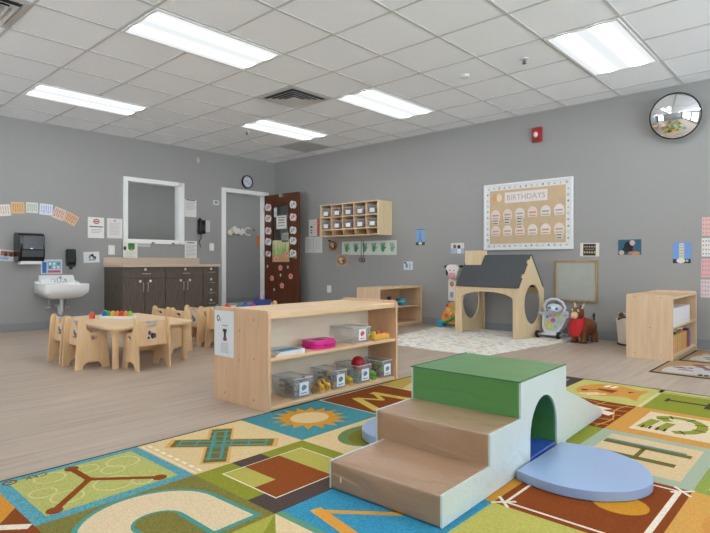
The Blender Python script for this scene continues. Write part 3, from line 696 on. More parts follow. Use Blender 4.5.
door_sheet('paper_notice', 'small round white stickers at the top of the door glass', 'sticker', (274.3, 208, 277.5, 216.5), '#cfd6dc', [('e', .5, .75, .35, .18, '#e8ecee'), ('e', .5, .3, .3, .18, '#b5c2cc')])
gr = [('r', 0, 1, 0, .6, '#c6b07e')]
for k in range(11): x = .04+k*.092; gr.append(('p', [(x-.05, .34), (x+.05, .34), (x+random.uniform(-.06, .06), random.uniform(.75, 1.0))], random.choice(['#9fc07a', '#86b066', '#b7d090'])))
gr += [('r', .03, .97, .05, .34, '#c39a72')]
door_sheet('grass_picture', 'paper picture of green grass and pink flowers at the bottom of the door glass', 'picture', (273, 240.5, 289.8, 261.8), '#d2c79e', gr)
def flower(px, py, r, label, col='#e59a94', group=None, n=5, nm='paper_flower'):
    x, z = on_door(px, py); b = MB(); b.use(mat(col, .7))
    for k in range(n):
        a = 2*PI*k/n+.4; b.prism(ell(r*.55*math.cos(a), r*.5*math.sin(a), r*.5, r*.45, 12), 0, .0025+.0002*k)
    b.use(mat('#c2555f', .7)); b.prism(ell(0, 0, r*.3, r*.3, 12), .0025, .005)
    o = b.build(nm, smooth=False); o.matrix_world = facing(x, z, PD-.004); tag(o, label, 'paper flower', group)
flower(277, 259, .06, 'pink paper flower on the bottom left of the grass picture', group='pink paper flowers on the door')
flower(287.5, 254, .06, 'pink paper flower on the right of the grass picture', group='pink paper flowers on the door')
for px, py, lb in ((281, 267.8, 'pink paper flower just below the door glass'), (272.6, 278.2, 'pink paper flower low on the door, left one'), (291.3, 276.3, 'pink paper flower low on the door, right one'), (282.6, 285.6, 'lowest pink paper flower on the door')):
    flower(px, py, .055, lb, group='pink paper flowers on the door')
for px, py, lb in ((268, 266.3, 'small white paper dot under the left heart column'), (288.3, 267, 'small white paper dot right of the upper pink flower'), (281, 275.2, 'white paper oval between the low pink flowers'), (274.6, 289.5, 'white paper dot below the low left pink flower')):
    x, z = on_door(px, py); b = MB(); b.use(mat('#dad7d6', .7)); b.prism(ell(0, 0, .019, .026, 14), 0, .0025); b.use(mat('#a9b2c0', .7)); b.prism(ell(0, 0, .008, .012, 10), .0025, .004)
    o = b.build('paper_dot', smooth=False); o.matrix_world = facing(x, z); tag(o, lb, 'paper dot', 'white paper dots on the door')

# ================================================================ BACK WALL
# wall cubby with bins
CX0, CX1, CD = 1.56, 2.79, .33; CZ0, CZ1 = 1.298, 1.812
cu = thing('wall_cubby', 'light maple wall cubby of two rows of bins and a bottom row of coat slots', 'shelf', (CX0, 0, CZ0)); W = CX1-CX0; Hh = CZ1-CZ0
b = MB(); tt = .016
b.box(tt, W-tt, -.012, 0, 0, Hh); b.build('back_panel', MAPLE_X, cu)
for x in (0, W-tt): MB().box(x, x+tt, -CD, 0, 0, Hh).build('side_panel', BIRCH, cu, .002)
zs = [0, .10, .300, Hh-tt]
for z in zs: MB().box(tt, W-tt, -CD, -.012, z, z+tt).build('shelf_board', MAPLE_X, cu, .002)
for k in range(1, 5):
    x = k*W/5; MB().box(x-.007, x+.007, -CD+.005, -.012, zs[1]+tt, zs[3]).build('divider', MAPLE, cu, .001)
    MB().prism([(-.012, tt), (-CD+.05, tt), (-CD+.02, zs[1]), (-.012, zs[1])], x-.007, x+.007, (), 'YZ').build('divider', MAPLE, cu)
hk = MB()
hk.box(tt, W-tt, -.04, -.012, .07, .10); hk.build('hook_rail', MAPLE_X, cu)
cb0 = None
rown = ['upper', 'lower']; coln = ['first', 'second', 'third', 'fourth', 'fifth']
for r in range(2):
    for k in range(5):
        lb = 'clear labelled bin in the %s row of the wall cubby, %s from left' % (rown[r], coln[k])
        loc = (CX0+(k+.5)*W/5, -.20, CZ0+(zs[2] if r == 0 else zs[1])+tt)
        if cb0 is None:
            cb0 = thing('storage_bin', lb, 'bin', loc, 0, 'clear bins in the wall cubby')
            x, y, h = .085, .11, .13
            q = MB(); s = .82
            vs = [(-x*s,-y,0),(x*s,-y,0),(x*s,y,0),(-x*s,y,0),(-x,-y-.01,h),(x,-y-.01,h),(x,y,h),(-x,y,h)]
            q.add(vs, [(0,3,2,1),(0,1,5,4),(1,2,6,5),(2,3,7,6),(3,0,4,7)])
            o = q.build('tub', BINP, cb0); 
            MB().tube([(-x,-y-.01,h),(x,-y-.01,h),(x,y,h),(-x,y,h)], .004, 6, True).build('rim', mat('#b9bcc0', .3, .02), cb0)
            MB().box(-.045, .045, -y-.014, -y-.008, .025, .085).build('name_label', mat('#e9eaea', .5, .02), cb0)
            MB().box(-.066, .066, -y+.012, y-.01, .006, .085).build('contents', mat('#5d5a58', .8, .3, 40), cb0, .01)
        else: dup(cb0, loc, 0, lb)
# notices around the door and under the cubby
sheet('paper_notice', 'notice with red text and an orange edge left of the wall cubby', 'paper', 'B', (309, 219.5, 319.3, 236), '#dcd8d6', [('r', .8, 1, .0, 1, '#d9603a'), ('e', .25, .56, .12, .06, '#7a2f2f'), ('e', .25, .35, .08, .04, '#55403f'), ('e', .25, .2, .08, .04, '#55403f')]+lines(.4, .72, [.85, .7, .55, .35, .2], '#b5a9a7'))
sheet('paper_notice', 'white typed sheet beside the open door, left of a pair', 'paper', 'B', (305.2, 236.8, 313, 252.8), '#d9d8d7', lines(.15, .85, [.85, .75, .65, .55, .45, .35, .25], '#b9b7b5'))
sheet('paper_notice', 'white typed sheet beside the open door, right of a pair', 'paper', 'B', (313.6, 236.8, 322.2, 252.8), '#dad9d8', lines(.15, .85, [.85, .75, .65, .55, .45, .35, .25], '#b9b7b5'))
sheet('leaf_collage', 'craft picture of brown leaves under the cubby left corner, upper one', 'picture', 'B', (328, 240, 338.5, 251.5), '#a58f7a', [('e', .5, .5, .4, .42, '#7a5a44'), ('e', .4, .6, .16, .16, '#c9a888'), ('e', .65, .4, .14, .15, '#4a3a30'), ('e', .5, .42, .07, .08, '#d9c4a8'), ('r', 0, .3, .85, 1, '#3a322e')], 'craft pictures under the cubby', -.05)
sheet('leaf_collage', 'craft picture of beige leaves under the green handprint strip, lower one', 'picture', 'B', (336.2, 254.5, 348, 266), '#bba68e', [('e', .5, .5, .42, .42, '#a5825f'), ('e', .4, .6, .2, .14, '#dcc4a4'), ('e', .62, .4, .16, .18, '#8a5a48'), ('e', .45, .35, .1, .1, '#e0cdb4')], 'craft pictures under the cubby', .04)
e = [(342.3, 351.4), (351.6, 360.2), (360.4, 369.2), (369.4, 378.4), (378.6, 387.6), (387.8, 396.8)]
for k, (a, b_) in enumerate(e):
    yy = (241.6-k*.28, 254.9+k*.02)
    gc = ['#4f9a63', '#3f8a58', '#6aa77c', '#57a36c', '#459a62', '#7fb592'][k]
    sheet('handprint_art', 'sheet of green painted handprint art under the wall cubby, %s from the left' % ['first', 'second', 'third', 'fourth', 'fifth', 'last'][k], 'artwork', 'B', (a, yy[0], b_, yy[1]), '#d3dcd4', [('e', .5, .45, .2, .24, gc)]+[('e', .3+.13*t_, .72, .045, .14, gc) for t_ in range(4)]+[('e', .72, .5, .12, .06, gc), ('r', 0, .04, 0, 1, '#e8ebe7')], 'handprint sheets in a row')
g0 = onY(362, 258); gl = thing('hanging_glasses', 'small red handled glasses hanging on green ribbon from the handprint sheets', 'glasses', (g0.x, -.012, g0.z))
MB().box(-.012, .0, -.003, 0, -.0, .27).box(.035, .047, -.003, 0, .0, .27).build('ribbon', mat('#5f7a62', .7), gl)
q = MB()
for s in (-.02, .045): q.tube([(s+.03*math.cos(t_), -.006, -.03+.026*math.sin(t_)) for t_ in [2*PI*i_/14 for i_ in range(14)]], .006, 6, True)
q.build('frame', mat('#7a3f44', .4), gl)
sheet('travel_photo', 'upright photo of a tall tower against blue sky, left of the playhouse', 'photo', 'B', (416, 229.3, 424.9, 245.2), '#7fa9d8', [('r', 0, 1, 0, .2, '#3b4a36'), ('p', [(.3, .15), (.42, .15), (.46, .55), (.46, .95), (.54, .95), (.54, .55), (.58, .15), (.7, .15), (.6, .5), (.56, .97), (.44, .97), (.4, .5)], '#6a6a66'), ('r', .38, .62, .62, .66, '#6a6a66'), ('e', .5, .12, .2, .1, '#c9c9be'), ('r', 0, 1, .97, 1, '#3c4f6a')])
sheet('small_photo', 'small white card with a bluish picture below the tower photo', 'photo', 'B', (403.7, 261.5, 412.8, 269.8), '#d3dbe4', [('e', .35, .5, .14, .3, '#6f8fb5'), ('e', .65, .45, .16, .35, '#a9bdd3'), ('r', .05, .3, .75, .95, '#3f4347'), ('r', .48, .55, .2, .7, '#eceff2')])
sheet('small_photo', 'small photo of two people over the white cow toy', 'photo', 'B', (451, 243, 464, 253.5), '#d8d6d2', [('r', 0, 1, 0, .5, '#a9b8cf'), ('e', .3, .65, .12, .2, '#7a5f4a'), ('e', .62, .62, .12, .2, '#2f2a28'), ('r', .22, .4, 0, .5, '#b5bccb'), ('r', .5, .78, 0, .45, '#e6e8ec')])
sheet('gadget_photo', 'black and beige patterned photo right of the bulletin board', 'photo', 'B', (580.3, 243, 599.3, 256.3), '#dcd8cb', [('r', .16, .82, .05, .93, '#2a2422')]+[('e', .24+.13*k, .3, .05, .09, '#b09a7e') for k in range(5)]+[('e', .24+.13*k, .72, .05, .06, '#a8957f') for k in range(5)]+[('r', .25, .75, .48, .56, '#8c7a68')], rot=-.02)
sheet('animal_photo', 'blue photo of a dark bird among orange flowers', 'photo', 'B', (618.3, 239.5, 641.3, 254.8), '#2f6079', [('e', .45, .5, .2, .38, '#15181c'), ('e', .62, .78, .12, .18, '#c8a8a2'), ('e', .3, .3, .14, .2, '#1f2226'), ('e', .15, .15, .12, .15, '#c9b49a'), ('e', .75, .1, .2, .12, '#c98a5e'), ('e', .55, .12, .12, .1, '#b87a55')])
sheet('travel_photo', 'photo of a leaning white tower against blue sky above the bookshelf', 'photo', 'B', (673, 242.2, 690.8, 263.2), '#6d9bd6', [('r', 0, 1, 0, .2, '#26332a'), ('r', .34, .64, .1, .95, '#cfc9b8')]+[('r', .32, .66, .2+.13*k, .225+.13*k, '#8f8c84') for k in range(6)]+[('e', .45, .12, .25, .12, '#dcdacf'), ('e', .8, .12, .08, .06, '#b9bcae')])
for k, (y0, y1, bg, ink, lb) in enumerate(((217, 235.5, '#e0b5ae', '#c98a86', 'topmost pink card at the right edge of the photo'), (238, 256.5, '#dfe0de', '#c9805e', 'white card with orange and blue shapes at the right edge'), (258.5, 277.5, '#e2aeb0', '#cc8a92', 'pink patterned card at the right edge, above the pale one'), (279.5, 297.5, '#dcc9cb', '#c2a0aa', 'pale pink card at the right edge just above the bookshelf'))):
    pt = [('e', .12+.2*(j_ % 5), .15+.23*(j_//5), .05, .05, ink if (j_+k) % 3 else '#8fa3ba') for j_ in range(20)]
    sheet('wall_card', lb, 'card', 'B', (702-.4*k, y0, 716, y1), bg, pt, 'column of cards at the right edge')
# fire alarm
p = onY(537.6, 135); fa = thing('fire_alarm', 'small red fire alarm strobe high on the back wall', 'fire alarm', (p.x, 0, p.z))
RED = mat('#a61c20', .35, .03)
MB().box(-.06, .06, -.04, 0, -.09, .09).build('housing', RED, fa, .008, seg=3); MB().ball((-.01, -.04, -.0), (.03, .022, .035), 14, 10).build('strobe_lens', mat('#e3d9d6', .25, .02), fa)
MB().box(-.045, .045, -.043, -.04, -.075, -.05).build('grille', mat('#7d1518', .5), fa, .001)
# convex mirror
mz = thing('convex_mirror', 'round convex security mirror with a black rim near the ceiling', 'mirror', (6.607, -.0, 2.39))
MIR = bpy.data.materials.new('mirror_dome'); MIR.use_nodes = True; bb = MIR.node_tree.nodes['Principled BSDF']; bb.inputs['Metallic'].default_value = 1; bb.inputs['Roughness'].default_value = .02; bb.inputs['Base Color'].default_value = (.9, .91, .92, 1)
Mt = Matrix.Translation((0, -.13, 0)) @ Matrix.Rotation(math.radians(10), 4, 'Z') @ Matrix.Rotation(math.radians(90+9), 4, 'X')
R = .228; prof = [(R*math.sin(t_)/math.sin(.5), (R/math.sin(.5))*(math.cos(t_)-math.cos(.5))) for t_ in [.5*(1-k/20) for k in range(21)]]
o = MB().at(Mt).lathe(prof, n=64).build('dome', MIR, mz)
MB().at(Mt).lathe([(R-.004, -.006), (R+.007, -.008), (R+.008, .004), (R-.002, .006)], n=64, caps=False).build('rim', mat('#141414', .4, .02), mz)
MB().cyl((0, -.12, 0), (0, -.012, 0), .014).box(-.04, .04, -.012, 0, -.05, .05).build('bracket', mat('#2a2a2a', .4, .02), mz)

# bulletin board
BX0, BX1, BZ0, BZ1 = 4.355, 5.525, 1.04, 1.90
bd = thing('bulletin_board', 'large white framed birthday bulletin board over the playhouse', 'bulletin board', (BX0, 0, BZ0)); W = BX1-BX0; Hh = BZ1-BZ0
Fm = Matrix(((1,0,0,0),(0,0,-1,0),(0,1,0,0),(0,0,0,1)))
MB().at(Fm).prism([(0,0),(W,0),(W,Hh),(0,Hh)], 0, .03, [[(.03,.03),(W-.03,.03),(W-.03,Hh-.03),(.03,Hh-.03)]]).build('frame', mat('#e3e4e5', .35, .01), bd, .006)
MB().at(Fm).box(.028, W-.028, .028, Hh-.028, 0, .018).build('backing_paper', mat('#cdb391', .8, .05, 12), bd)
bo = MB().at(Fm); bo.use(mat('#e2e1df', .7, .02)); bw = .085
bo.prism([(.03,.03),(W-.03,.03),(W-.03,Hh-.03),(.03,Hh-.03)], .018, .0195, [[(bw,bw),(W-bw,bw),(W-bw,Hh-bw),(bw,Hh-bw)]])
ik = [mat(c, .7) for c in ('#8f8f92', '#a8a9ad', '#c9b8a2', '#7d8086')]
def icon(x, y, k):
    bo.use(ik[k % 4]); r = .014
    if k % 3 == 0: bo.prism(ell(x, y, r, r*1.2, 12), .0195, .0203, [ell(x, y, r*.55, r*.7, 12)])
    elif k % 3 == 1: bo.prism([(x-r, y-r), (x+r, y-r), (x, y+r)], .0195, .0203)
    else: bo.prism(ell(x, y, r, r, 5), .0195, .0203)
k = 0
for q in range(15): icon(.075+q*(W-.15)/14, .057, k); icon(.075+q*(W-.15)/14, Hh-.057, k+1); k += 1
for q in range(1, 10): icon(.057, .06+q*(Hh-.12)/10, k); icon(W-.057, .06+q*(Hh-.12)/10, k+2); k += 1
bo.build('border_strip', None, bd, smooth=False)
tb = MB().at(Fm); tb.use(mat('#e8dedb', .7)); tx0, tx1, tz0, tz1 = .30, .86, Hh-.255, Hh-.12
tb.box(tx0, tx1, tz0, tz1, .018, .022)
tb.use(mat('#b9a8a0', .7)); tb.text('BIRTHDAYS', .098, T((tx0+tx1)/2, (tz0+tz1)/2-.004, .0225), .0006); tb.build('title_banner', None, bd, smooth=False)
lg = MB().at(Fm); lg.use(mat('#d9a27a', .7)); lg.prism(ell(.16, Hh-.18, .04, .05, 12), .018, .021); lg.use(mat('#e8d3c0', .7)); lg.prism(ell(.22, Hh-.18, .035, .05, 12), .018, .0215); lg.build('cupcake_cutout', None, bd, smooth=False)
cc_ = ['#e5d4cf', '#e6cfc6', '#e2d9d3', '#e6d2c8', '#e5dcd6', '#e8ddd4']
for r in range(2):
    for k in range(6):
        cx = .17+k*.167; cz = Hh-.40+(.015*(k-2)*.3) if r == 0 else .245
        b = MB(); b.use(mat(cc_[(k+r) % 6], .7)); b.prism(ell(0, 0, .062, .075, 16, 0, PI)+[(-.055, -.055), (.055, -.055)], 0, .0025)
        b.use(mat(['#c99a90', '#c2a69a', '#a9a6a4', '#cf9c84', '#b5a6a8', '#c4a58e'][(k*2+r) % 6], .7)); b.prism([(-.045,-.01),(.045,-.01),(.045,.012),(-.045,.012)], .0025, .0032); b.prism([(-.045,-.045),(.045,-.045),(.045,-.03),(-.045,-.03)], .0025, .0032)
        o = b.build('birthday_card', smooth=False); o.matrix_world = FB(BX0+cx, BZ0+cz, .019)
        tag(o, 'cupcake shaped birthday card in the %s row of the bulletin board, %s from the left' % (rown[r], (coln+['sixth'])[k]), 'card', 'cupcake cards on the bulletin board')
def tagstrip(cx, cz, n, label):
    b = MB()
    for q in range(n):
        b.use(mat('#dcd7d0', .7)); b.box(-.042, .042, -q*.036-.014, -q*.036+.014, 0, .002); b.use(mat('#2f2b2a', .7)); b.box(-.034, .03, -q*.036-.006, -q*.036+.005, .002, .0028)
    o = b.build('name_strip', smooth=False); o.matrix_world = FB(BX0+cx, BZ0+cz, .0192); tag(o, label, 'name strip', 'name strips on the bulletin board')
tagstrip(.17, Hh-.475, 2, 'pair of name strips under the first upper cupcake card')
tagstrip(.33, Hh-.465, 2, 'pair of dark lettered name strips under the second upper cupcake card')
tagstrip(.50, Hh-.46, 4, 'stack of four name strips under the third upper cupcake card')
tagstrip(1.005, .175, 2, 'two name strips under the last lower cupcake card')

# framed board low on the wall
fb = thing('framed_board', 'oak framed pale board low on the wall behind the toy animal', 'board', (5.303, 0, .42)); W = .495; Hh = .49
MB().at(Fm).prism([(0,0),(W,0),(W,Hh),(0,Hh)], .0, .025, [[(.025,.025),(W-.025,.025),(W-.025,Hh-.025),(.025,Hh-.025)]]).build('frame', OAK, fb, .003)
MB().at(Fm).box(.02, W-.02, .02, Hh-.02, 0, .012).build('board', mat('#a9aca4', .5, .05, 8), fb)

# ================================================================ SHELVES
def end_panel(x0, x1, y, h, r=.03, th=.02):
    return MB().prism([(x0, 0), (x1, 0)]+[(x1-r+r*math.sin(a), h-r+r*math.cos(a)) for a in [PI/2*(1-k/5) for k in range(6)]]+[(x0+r-r*math.sin(a), h-r+r*math.cos(a)) for a in [PI/2*k/5 for k in range(6)]], y, y+th, (), 'XZ')
# main double-sided shelf
SX0, SX1, SY0, SY1, SH = 4.887, 5.446, -4.495, -3.275, .597
ms = thing('toy_shelf', 'maple double-sided toy shelf standing at the edge of the alphabet rug', 'shelf', (SX0, SY0, 0)); Wx = SX1-SX0; Ly = SY1-SY0
for y in (0, Ly-.02): end_panel(0, Wx, y, SH).build('end_panel', MAPLE_M, ms, .004)
MB().box(.012, Wx-.012, .02, Ly-.02, .560, .580).box(Wx-.030, Wx-.010, .02, Ly-.02, .545, .560).box(.010, .030, .02, Ly-.02, .545, .560).build('top_board', MAPLE_Y, ms, .002)
MB().box(.008, Wx-.008, .02, Ly-.02, .295, .315).build('shelf_board', MAPLE_Y, ms, .003)
MB().box(.008, Wx-.008, .02, Ly-.02, .008, .030).build('bottom_board', MAPLE_Y, ms, .003)
MB().box(.02, Wx-.02, .03, Ly-.03, .0, .008).build('plinth', mat('#3b4450', .6), ms)
MB().box(Wx/2-.006, Wx/2+.006, .02, Ly-.02, .030, .560).build('back_panel', MAPLE_B, ms)
sc = MB()
for x, z in ((Wx-.14, .535), (Wx-.14, .30), (Wx-.14, .055), (Wx/2, .46), (Wx/2, .28), (.12, .055)): sc.cyl((x, 0.0, z), (x, -.0012, z), .006, n=10)
sc.build('screw_cap', mat('#a9825a', .5), ms)
# sheet on its end
b = MB(); b.use(mat('#dfe2e4', .5)); b.box(-.105, .105, -.145, .145, 0, .002); b.use(mat('#3a3d42', .6))
b.prism(ell(-.062, .095, .016, .02, 16), .002, .003, [ell(-.062, .095, .009, .012, 16)]); b.text('2', .028, T(-.036, .082, .003), .0003)
b.use(mat('#9fa2a6', .6)); b.text('FIRE', .018, T(.0, .045, .003), .0003) if False else b.box(-.02, .04, .048, .055, .002, .003)
b.use(mat('#3d2a2c', .6)); b.box(-.01, .03, .012, .03, .002, .003); b.box(.0, .022, -.03, .015, .002, .003); b.use(mat('#8a4a44', .6)); b.box(-.006, .03, -.045, -.022, .002, .0032)
b.use(mat('#b9bcbf', .6))
for q in range(6): b.box(-.035, .05, -.065-q*.011, -.060-q*.011, .002, .003)
o = b.build('paper_notice', smooth=False); o.matrix_world = FB(SX0+.115, .428, -SY0+.0008) ; tag(o, 'white fact sheet taped to the end of the toy shelf', 'paper')
# back shelf by the wall
s2 = thing('toy_shelf', 'small maple shelf with its back end against the far wall', 'shelf', (2.95, -.975, 0)); Wx, Ly, h2 = .41, .955, .545
for y in (0, Ly-.02): end_panel(0, Wx, y, h2, .02).build('end_panel', MAPLE, s2, .003)
MB().box(.005, Wx-.002, .02, Ly-.02, h2-.022, h2-.002).build('top_board', MAPLE_Y, s2, .003)
MB().box(.005, Wx-.005, .02, Ly-.02, .265, .283).build('shelf_board', MAPLE_Y, s2, .003)
MB().box(.005, Wx-.005, .02, Ly-.02, .03, .05).build('bottom_board', MAPLE_Y, s2, .003)
MB().box(.0, .010, .02, Ly-.02, .03, h2-.02).build('back_panel', MAPLE_Y, s2); MB().box(.02, Wx-.03, .03, Ly-.03, 0, .03).build('plinth', MAPLE_Y, s2)
# bookshelf on the right
s3 = thing('book_shelf', 'maple bookshelf on the right with its plain end panel facing the room', 'shelf', (6.395, -1.03, 0)); Wx, Ly, h3 = .385, 1.01, .59
for y in (0, Ly-.02): end_panel(0, Wx, y, h3, .02).build('end_panel', MAPLE, s3, .004)
MB().box(.01, Wx-.004, .02, Ly-.02, h3-.04, h3-.02).build('top_board', MAPLE_Y, s3, .003)
MB().box(.01, Wx-.006, .02, Ly-.02, .285, .303).build('shelf_board', MAPLE_Y, s3, .003)
MB().box(.01, Wx-.006, .02, Ly-.02, .03, .05).build('bottom_board', MAPLE_Y, s3, .003)
MB().box(.0, .012, .02, Ly-.02, .03, h3-.005).build('back_panel', MAPLE_Y, s3); MB().box(.02, Wx-.03, .03, Ly-.03, 0, .03).build('plinth', MAPLE_Y, s3)
sc = MB()
for x, z in ((.07, .565), (.29, .565), (.2, .29), (.07, .05), (.29, .05)): sc.cyl((x, 0, z), (x, -.0012, z), .005, n=10)
sc.build('screw_cap', mat('#a9825a', .5), s3)
# books
def book(loc, w, d, h, col, label, group, tilt=0):
    c = thing('picture_book', label, 'book', loc, 0, group); R_ = RX(tilt)
    b = MB().at(R_); b.prism([(0,0),(d,0),(d,.003),(.004,.003),(.004,w-.003),(d,w-.003),(d,w),(0,w)], 0, h) 
    b.build('cover', mat(col, .5, .08, 50), c)
    MB().at(R_).box(.006, d-.004, .003, w-.003, .003, h-.004).build('pages', mat('#e9e5da', .8, .03), c)
    return c
# the spine faces the room (+X), so books are built with depth along -X
def shelfbook(y, z, w, d, h, col, label, group, xf=6.765, tilt=0):
    c = thing('picture_book', label, 'book', (xf, y, z), 0, group); R_ = RX(tilt)
    MB().at(R_).box(-d, -.003, 0, .002, 0, h).box(-d, -.003, w-.002, w, 0, h).box(-.003, 0, 0, w, 0, h).build('cover', mat(col, .5, .1, 60), c)
    MB().at(R_).box(-d+.003, -.003, .002, w-.002, .003, h-.003).build('pages', mat('#e6e2d8', .8, .03), c)
y = -1.0+.02; wh = ['#e6e4e2', '#dcdde2', '#e9e6e0', '#d9d6da', '#e3e5e8', '#e0dad8']
for k in range(24):
    w_ = .027; shelfbook(y, .304, w_, .22, .155+.004*(k % 3), wh[k % 6], 'thin pale book in the row on the upper shelf of the bookshelf', 'pale books on the upper shelf', 6.768); y += w_+.002
y = -.985; tn = ['#cf9f5c', '#c48c45', '#dab374', '#ca9656', '#d6a863']
for k in range(17):
    w_ = .034; shelfbook(y, .051, w_, .2, .165, tn[k % 5], 'tan spined book in the row on the lower shelf of the bookshelf', 'tan books on the lower shelf', 6.762); y += w_+.002
for col, w_, h_, lb, tl in (('#8a2626', .03, .17, 'dark red book at the end of the tan row', 0), ('#b8382c', .022, .16, 'bright red book beside the dark red one', 0), ('#3b4a78', .03, .18, 'dark blue book on the lower shelf', 0), ('#8593b8', .025, .16, 'pale blue book after the dark blue one', 0), ('#5d4a5c', .03, .15, 'purple grey book near the wall end of the lower shelf', 0)):
    shelfbook(y, .051, w_, .19, h_, col, lb, None, 6.762, tl); y += w_+.004
def flatbook(y, z, L, th, col, lb, rz=0):
    c = thing('picture_book', lb, 'book', (6.66, y, z), rz); MB().box(-.08, .08, 0, L, 0, .002).box(-.08, .08, 0, L, th-.002, th).box(.077, .08, 0, L, 0, th).build('cover', mat(col, .5, .06), c)
    MB().box(-.077, .077, .002, L-.002, .002, th-.002).build('pages', mat('#e6e2d8', .8, .03), c)
flatbook(-.90, .2175, .18, .016, '#4a2732', 'dark maroon book lying flat on the tan books')
flatbook(-.70, .2175, .2, .03, '#4f8f4a', 'green book lying on top of the tan books', .15)
flatbook(-.69, .249, .17, .014, '#cfd6b8', 'pale green book on top of the green one', -.12)
c = thing('toy_car', 'small red toy on top of the books on the lower shelf', 'toy', (6.67, -.63, .245)); MB().box(-.03, .03, -.05, .05, 0, .03).build('body', mat('#d0332c', .35), c, .01); MB().box(-.022, .022, -.03, .02, .03, .045).build('cabin', mat('#e8694e', .35), c, .006)
# this toy sits on the upright books beneath
c.location = (6.70, -.43, .2175)

# ================================================================ FOAM CLIMBER
FX0, FX1 = 6.405, 6.948; FXL = 6.447; FY0 = -5.005; ZR = .0128
def arch(n=14): return [(-4.297, ZR)]+[(-4.145+.152*math.cos(a), .135+.154*math.sin(a)) for a in [PI-PI*k/n for k in range(n+1)]]+[(-3.993, ZR)]
PR = [(FY0, ZR), (-3.872, ZR), (-3.872, .384), (-4.392, .384), (-4.392, .236), (-4.665, .236), (-4.665, .118), (FY0, .118)]
cl = thing('foam_climber', 'soft foam climber with tan steps, green top and pale mint sides', 'play climber', (0, 0, 0)); cl.location = (6.68, -4.4, ZR)
ci = Matrix.Translation((-6.68, 4.4, -ZR))
def cpart(o): o.matrix_parent_inverse = ci; return o
# steps with softly sagging tops
def soft_box(x0, x1, y0, y1, z0, z1, sag, nx=18, ny=14, puff=.006):
    b = MB(); vs = []; idx = {}
    def P(i, j, k, nk):
        u = i/nx; v = j/ny; ww = k/nk; x = x0+(x1-x0)*u; y = y0+(y1-y0)*v; z = z0+(z1-z0)*ww
        e = math.sin(PI*u)**.6*math.sin(PI*v)**.6
        if k == nk: z -= sag*e*(.75+.25*math.sin(7*u+3*v))
        if j == 0: y -= puff*math.sin(PI*u)*math.sin(PI*ww)*(1+.5*math.sin(9*u+4*ww)) ; z += .0
        return (x, y, z)
    nk = 6; fs = []
    def face(fn, na, nb, flip):
        o = len(vs)
        for a in range(na+1):
            for c_ in range(nb+1): vs.append(fn(a, c_))
        for a in range(na):
            for c_ in range(nb):
                q = (o+a*(nb+1)+c_, o+(a+1)*(nb+1)+c_, o+(a+1)*(nb+1)+c_+1, o+a*(nb+1)+c_+1); fs.append(q[::-1] if flip else q)
    face(lambda a, c_: P(a, c_, nk, nk), nx, ny, False); face(lambda a, c_: P(a, c_, 0, nk), nx, ny, True)
    face(lambda a, c_: P(a, 0, c_, nk), nx, nk, False); face(lambda a, c_: P(a, ny, c_, nk), nx, nk, True)
    face(lambda a, c_: P(0, a, c_, nk), ny, nk, True); face(lambda a, c_: P(nx, a, c_, nk), ny, nk, False)
    b.add(vs, fs); return b
e = .008
def weld(o, bev=0):
    m = o.modifiers.new('weld', 'WELD'); m.merge_threshold = .0005
    if bev: b = o.modifiers.new('bevel', 'BEVEL'); b.width = bev; b.segments = 3; b.limit_method = 'ANGLE'; b.angle_limit = math.radians(50)
    return o
weld(cpart(soft_box(FXL+e, FX1-e, FY0-.002, -4.64, ZR, .119, .012).build('lower_step', F_BROWN, cl)), .007)
weld(cpart(soft_box(FX0+e, FX1-e, -4.668, -4.385, ZR, .237, .008).build('upper_step', F_BROWN, cl)), .007)
cpart(MB().prism([(-4.396, ZR), (-4.297, ZR)]+arch()[1:-1]+[(-3.993, ZR), (-3.870, ZR), (-3.870, .386), (-4.396, .386)], FX0+e, FX1-e, (), 'YZ').build('tunnel_block', F_GREEN, cl, .008, seg=3))
ar = arch(); hf = len(ar)//2
for x0, x1, xl in ((FX0, FX0+e, FXL-FX0), (FX1-e, FX1, 0)):
    sb = MB().prism([(FY0, ZR), (-4.665, ZR), (-4.665, .118), (FY0, .118)], x0+xl, x1+xl, (), 'YZ').prism([(-4.665, ZR), (-4.392, ZR), (-4.392, .236), (-4.665, .236)], x0, x1, (), 'YZ')
    sb.prism([(-4.392, ZR)]+ar[:hf+1]+[(ar[hf][0], .384), (-4.392, .384)], x0, x1, (), 'YZ').prism(ar[hf:]+[(-3.872, ZR), (-3.872, .384), (ar[hf][0], .384)], x0, x1, (), 'YZ')
    weld(cpart(sb.build('side_panel', F_MINT, cl, 0, smooth=False)))
pp = MB()
for x in (FX0+.004, FX1-.002): pp.tube([(x, -4.396, .386), (x, -3.870, .386)], .003, 8)
pp.tube([(FX0, -4.398, .386), (FX1, -4.398, .386)], .003, 8); cpart(pp.build('piping', mat('#3c6b3c', .5), cl))
cpart(MB().box(FXL+.06, FXL+.066, FY0-.0075, FY0-.0055, .05, .07).build('care_tag', mat('#d6cfc4', .6), cl))
cl.rotation_euler = (0, 0, math.radians(1.8))
# slide wedge behind
wg = thing('foam_wedge', 'pale foam slide wedge behind the climber pointing to the back wall', 'foam wedge', (6.68-.84*math.sin(math.radians(1.8)), -3.56, ZR), math.radians(1.8)); wi = Matrix.Translation((-6.68, 3.56, -ZR))
wp = [(-3.862, ZR), (-3.30, ZR), (-3.265, .03), (-3.29, .055), (-3.862, .262)]
MB().prism(wp, FX0+.008, FX1-.014, (), 'YZ').build('ramp_body', F_GREEN, wg, .008).matrix_parent_inverse = wi
for x0, x1 in ((FX0, FX0+.008), (FX1-.014, FX1-.006)): MB().prism(wp, x0, x1, (), 'YZ').build('side_panel', F_MINT, wg, .003).matrix_parent_inverse = wi
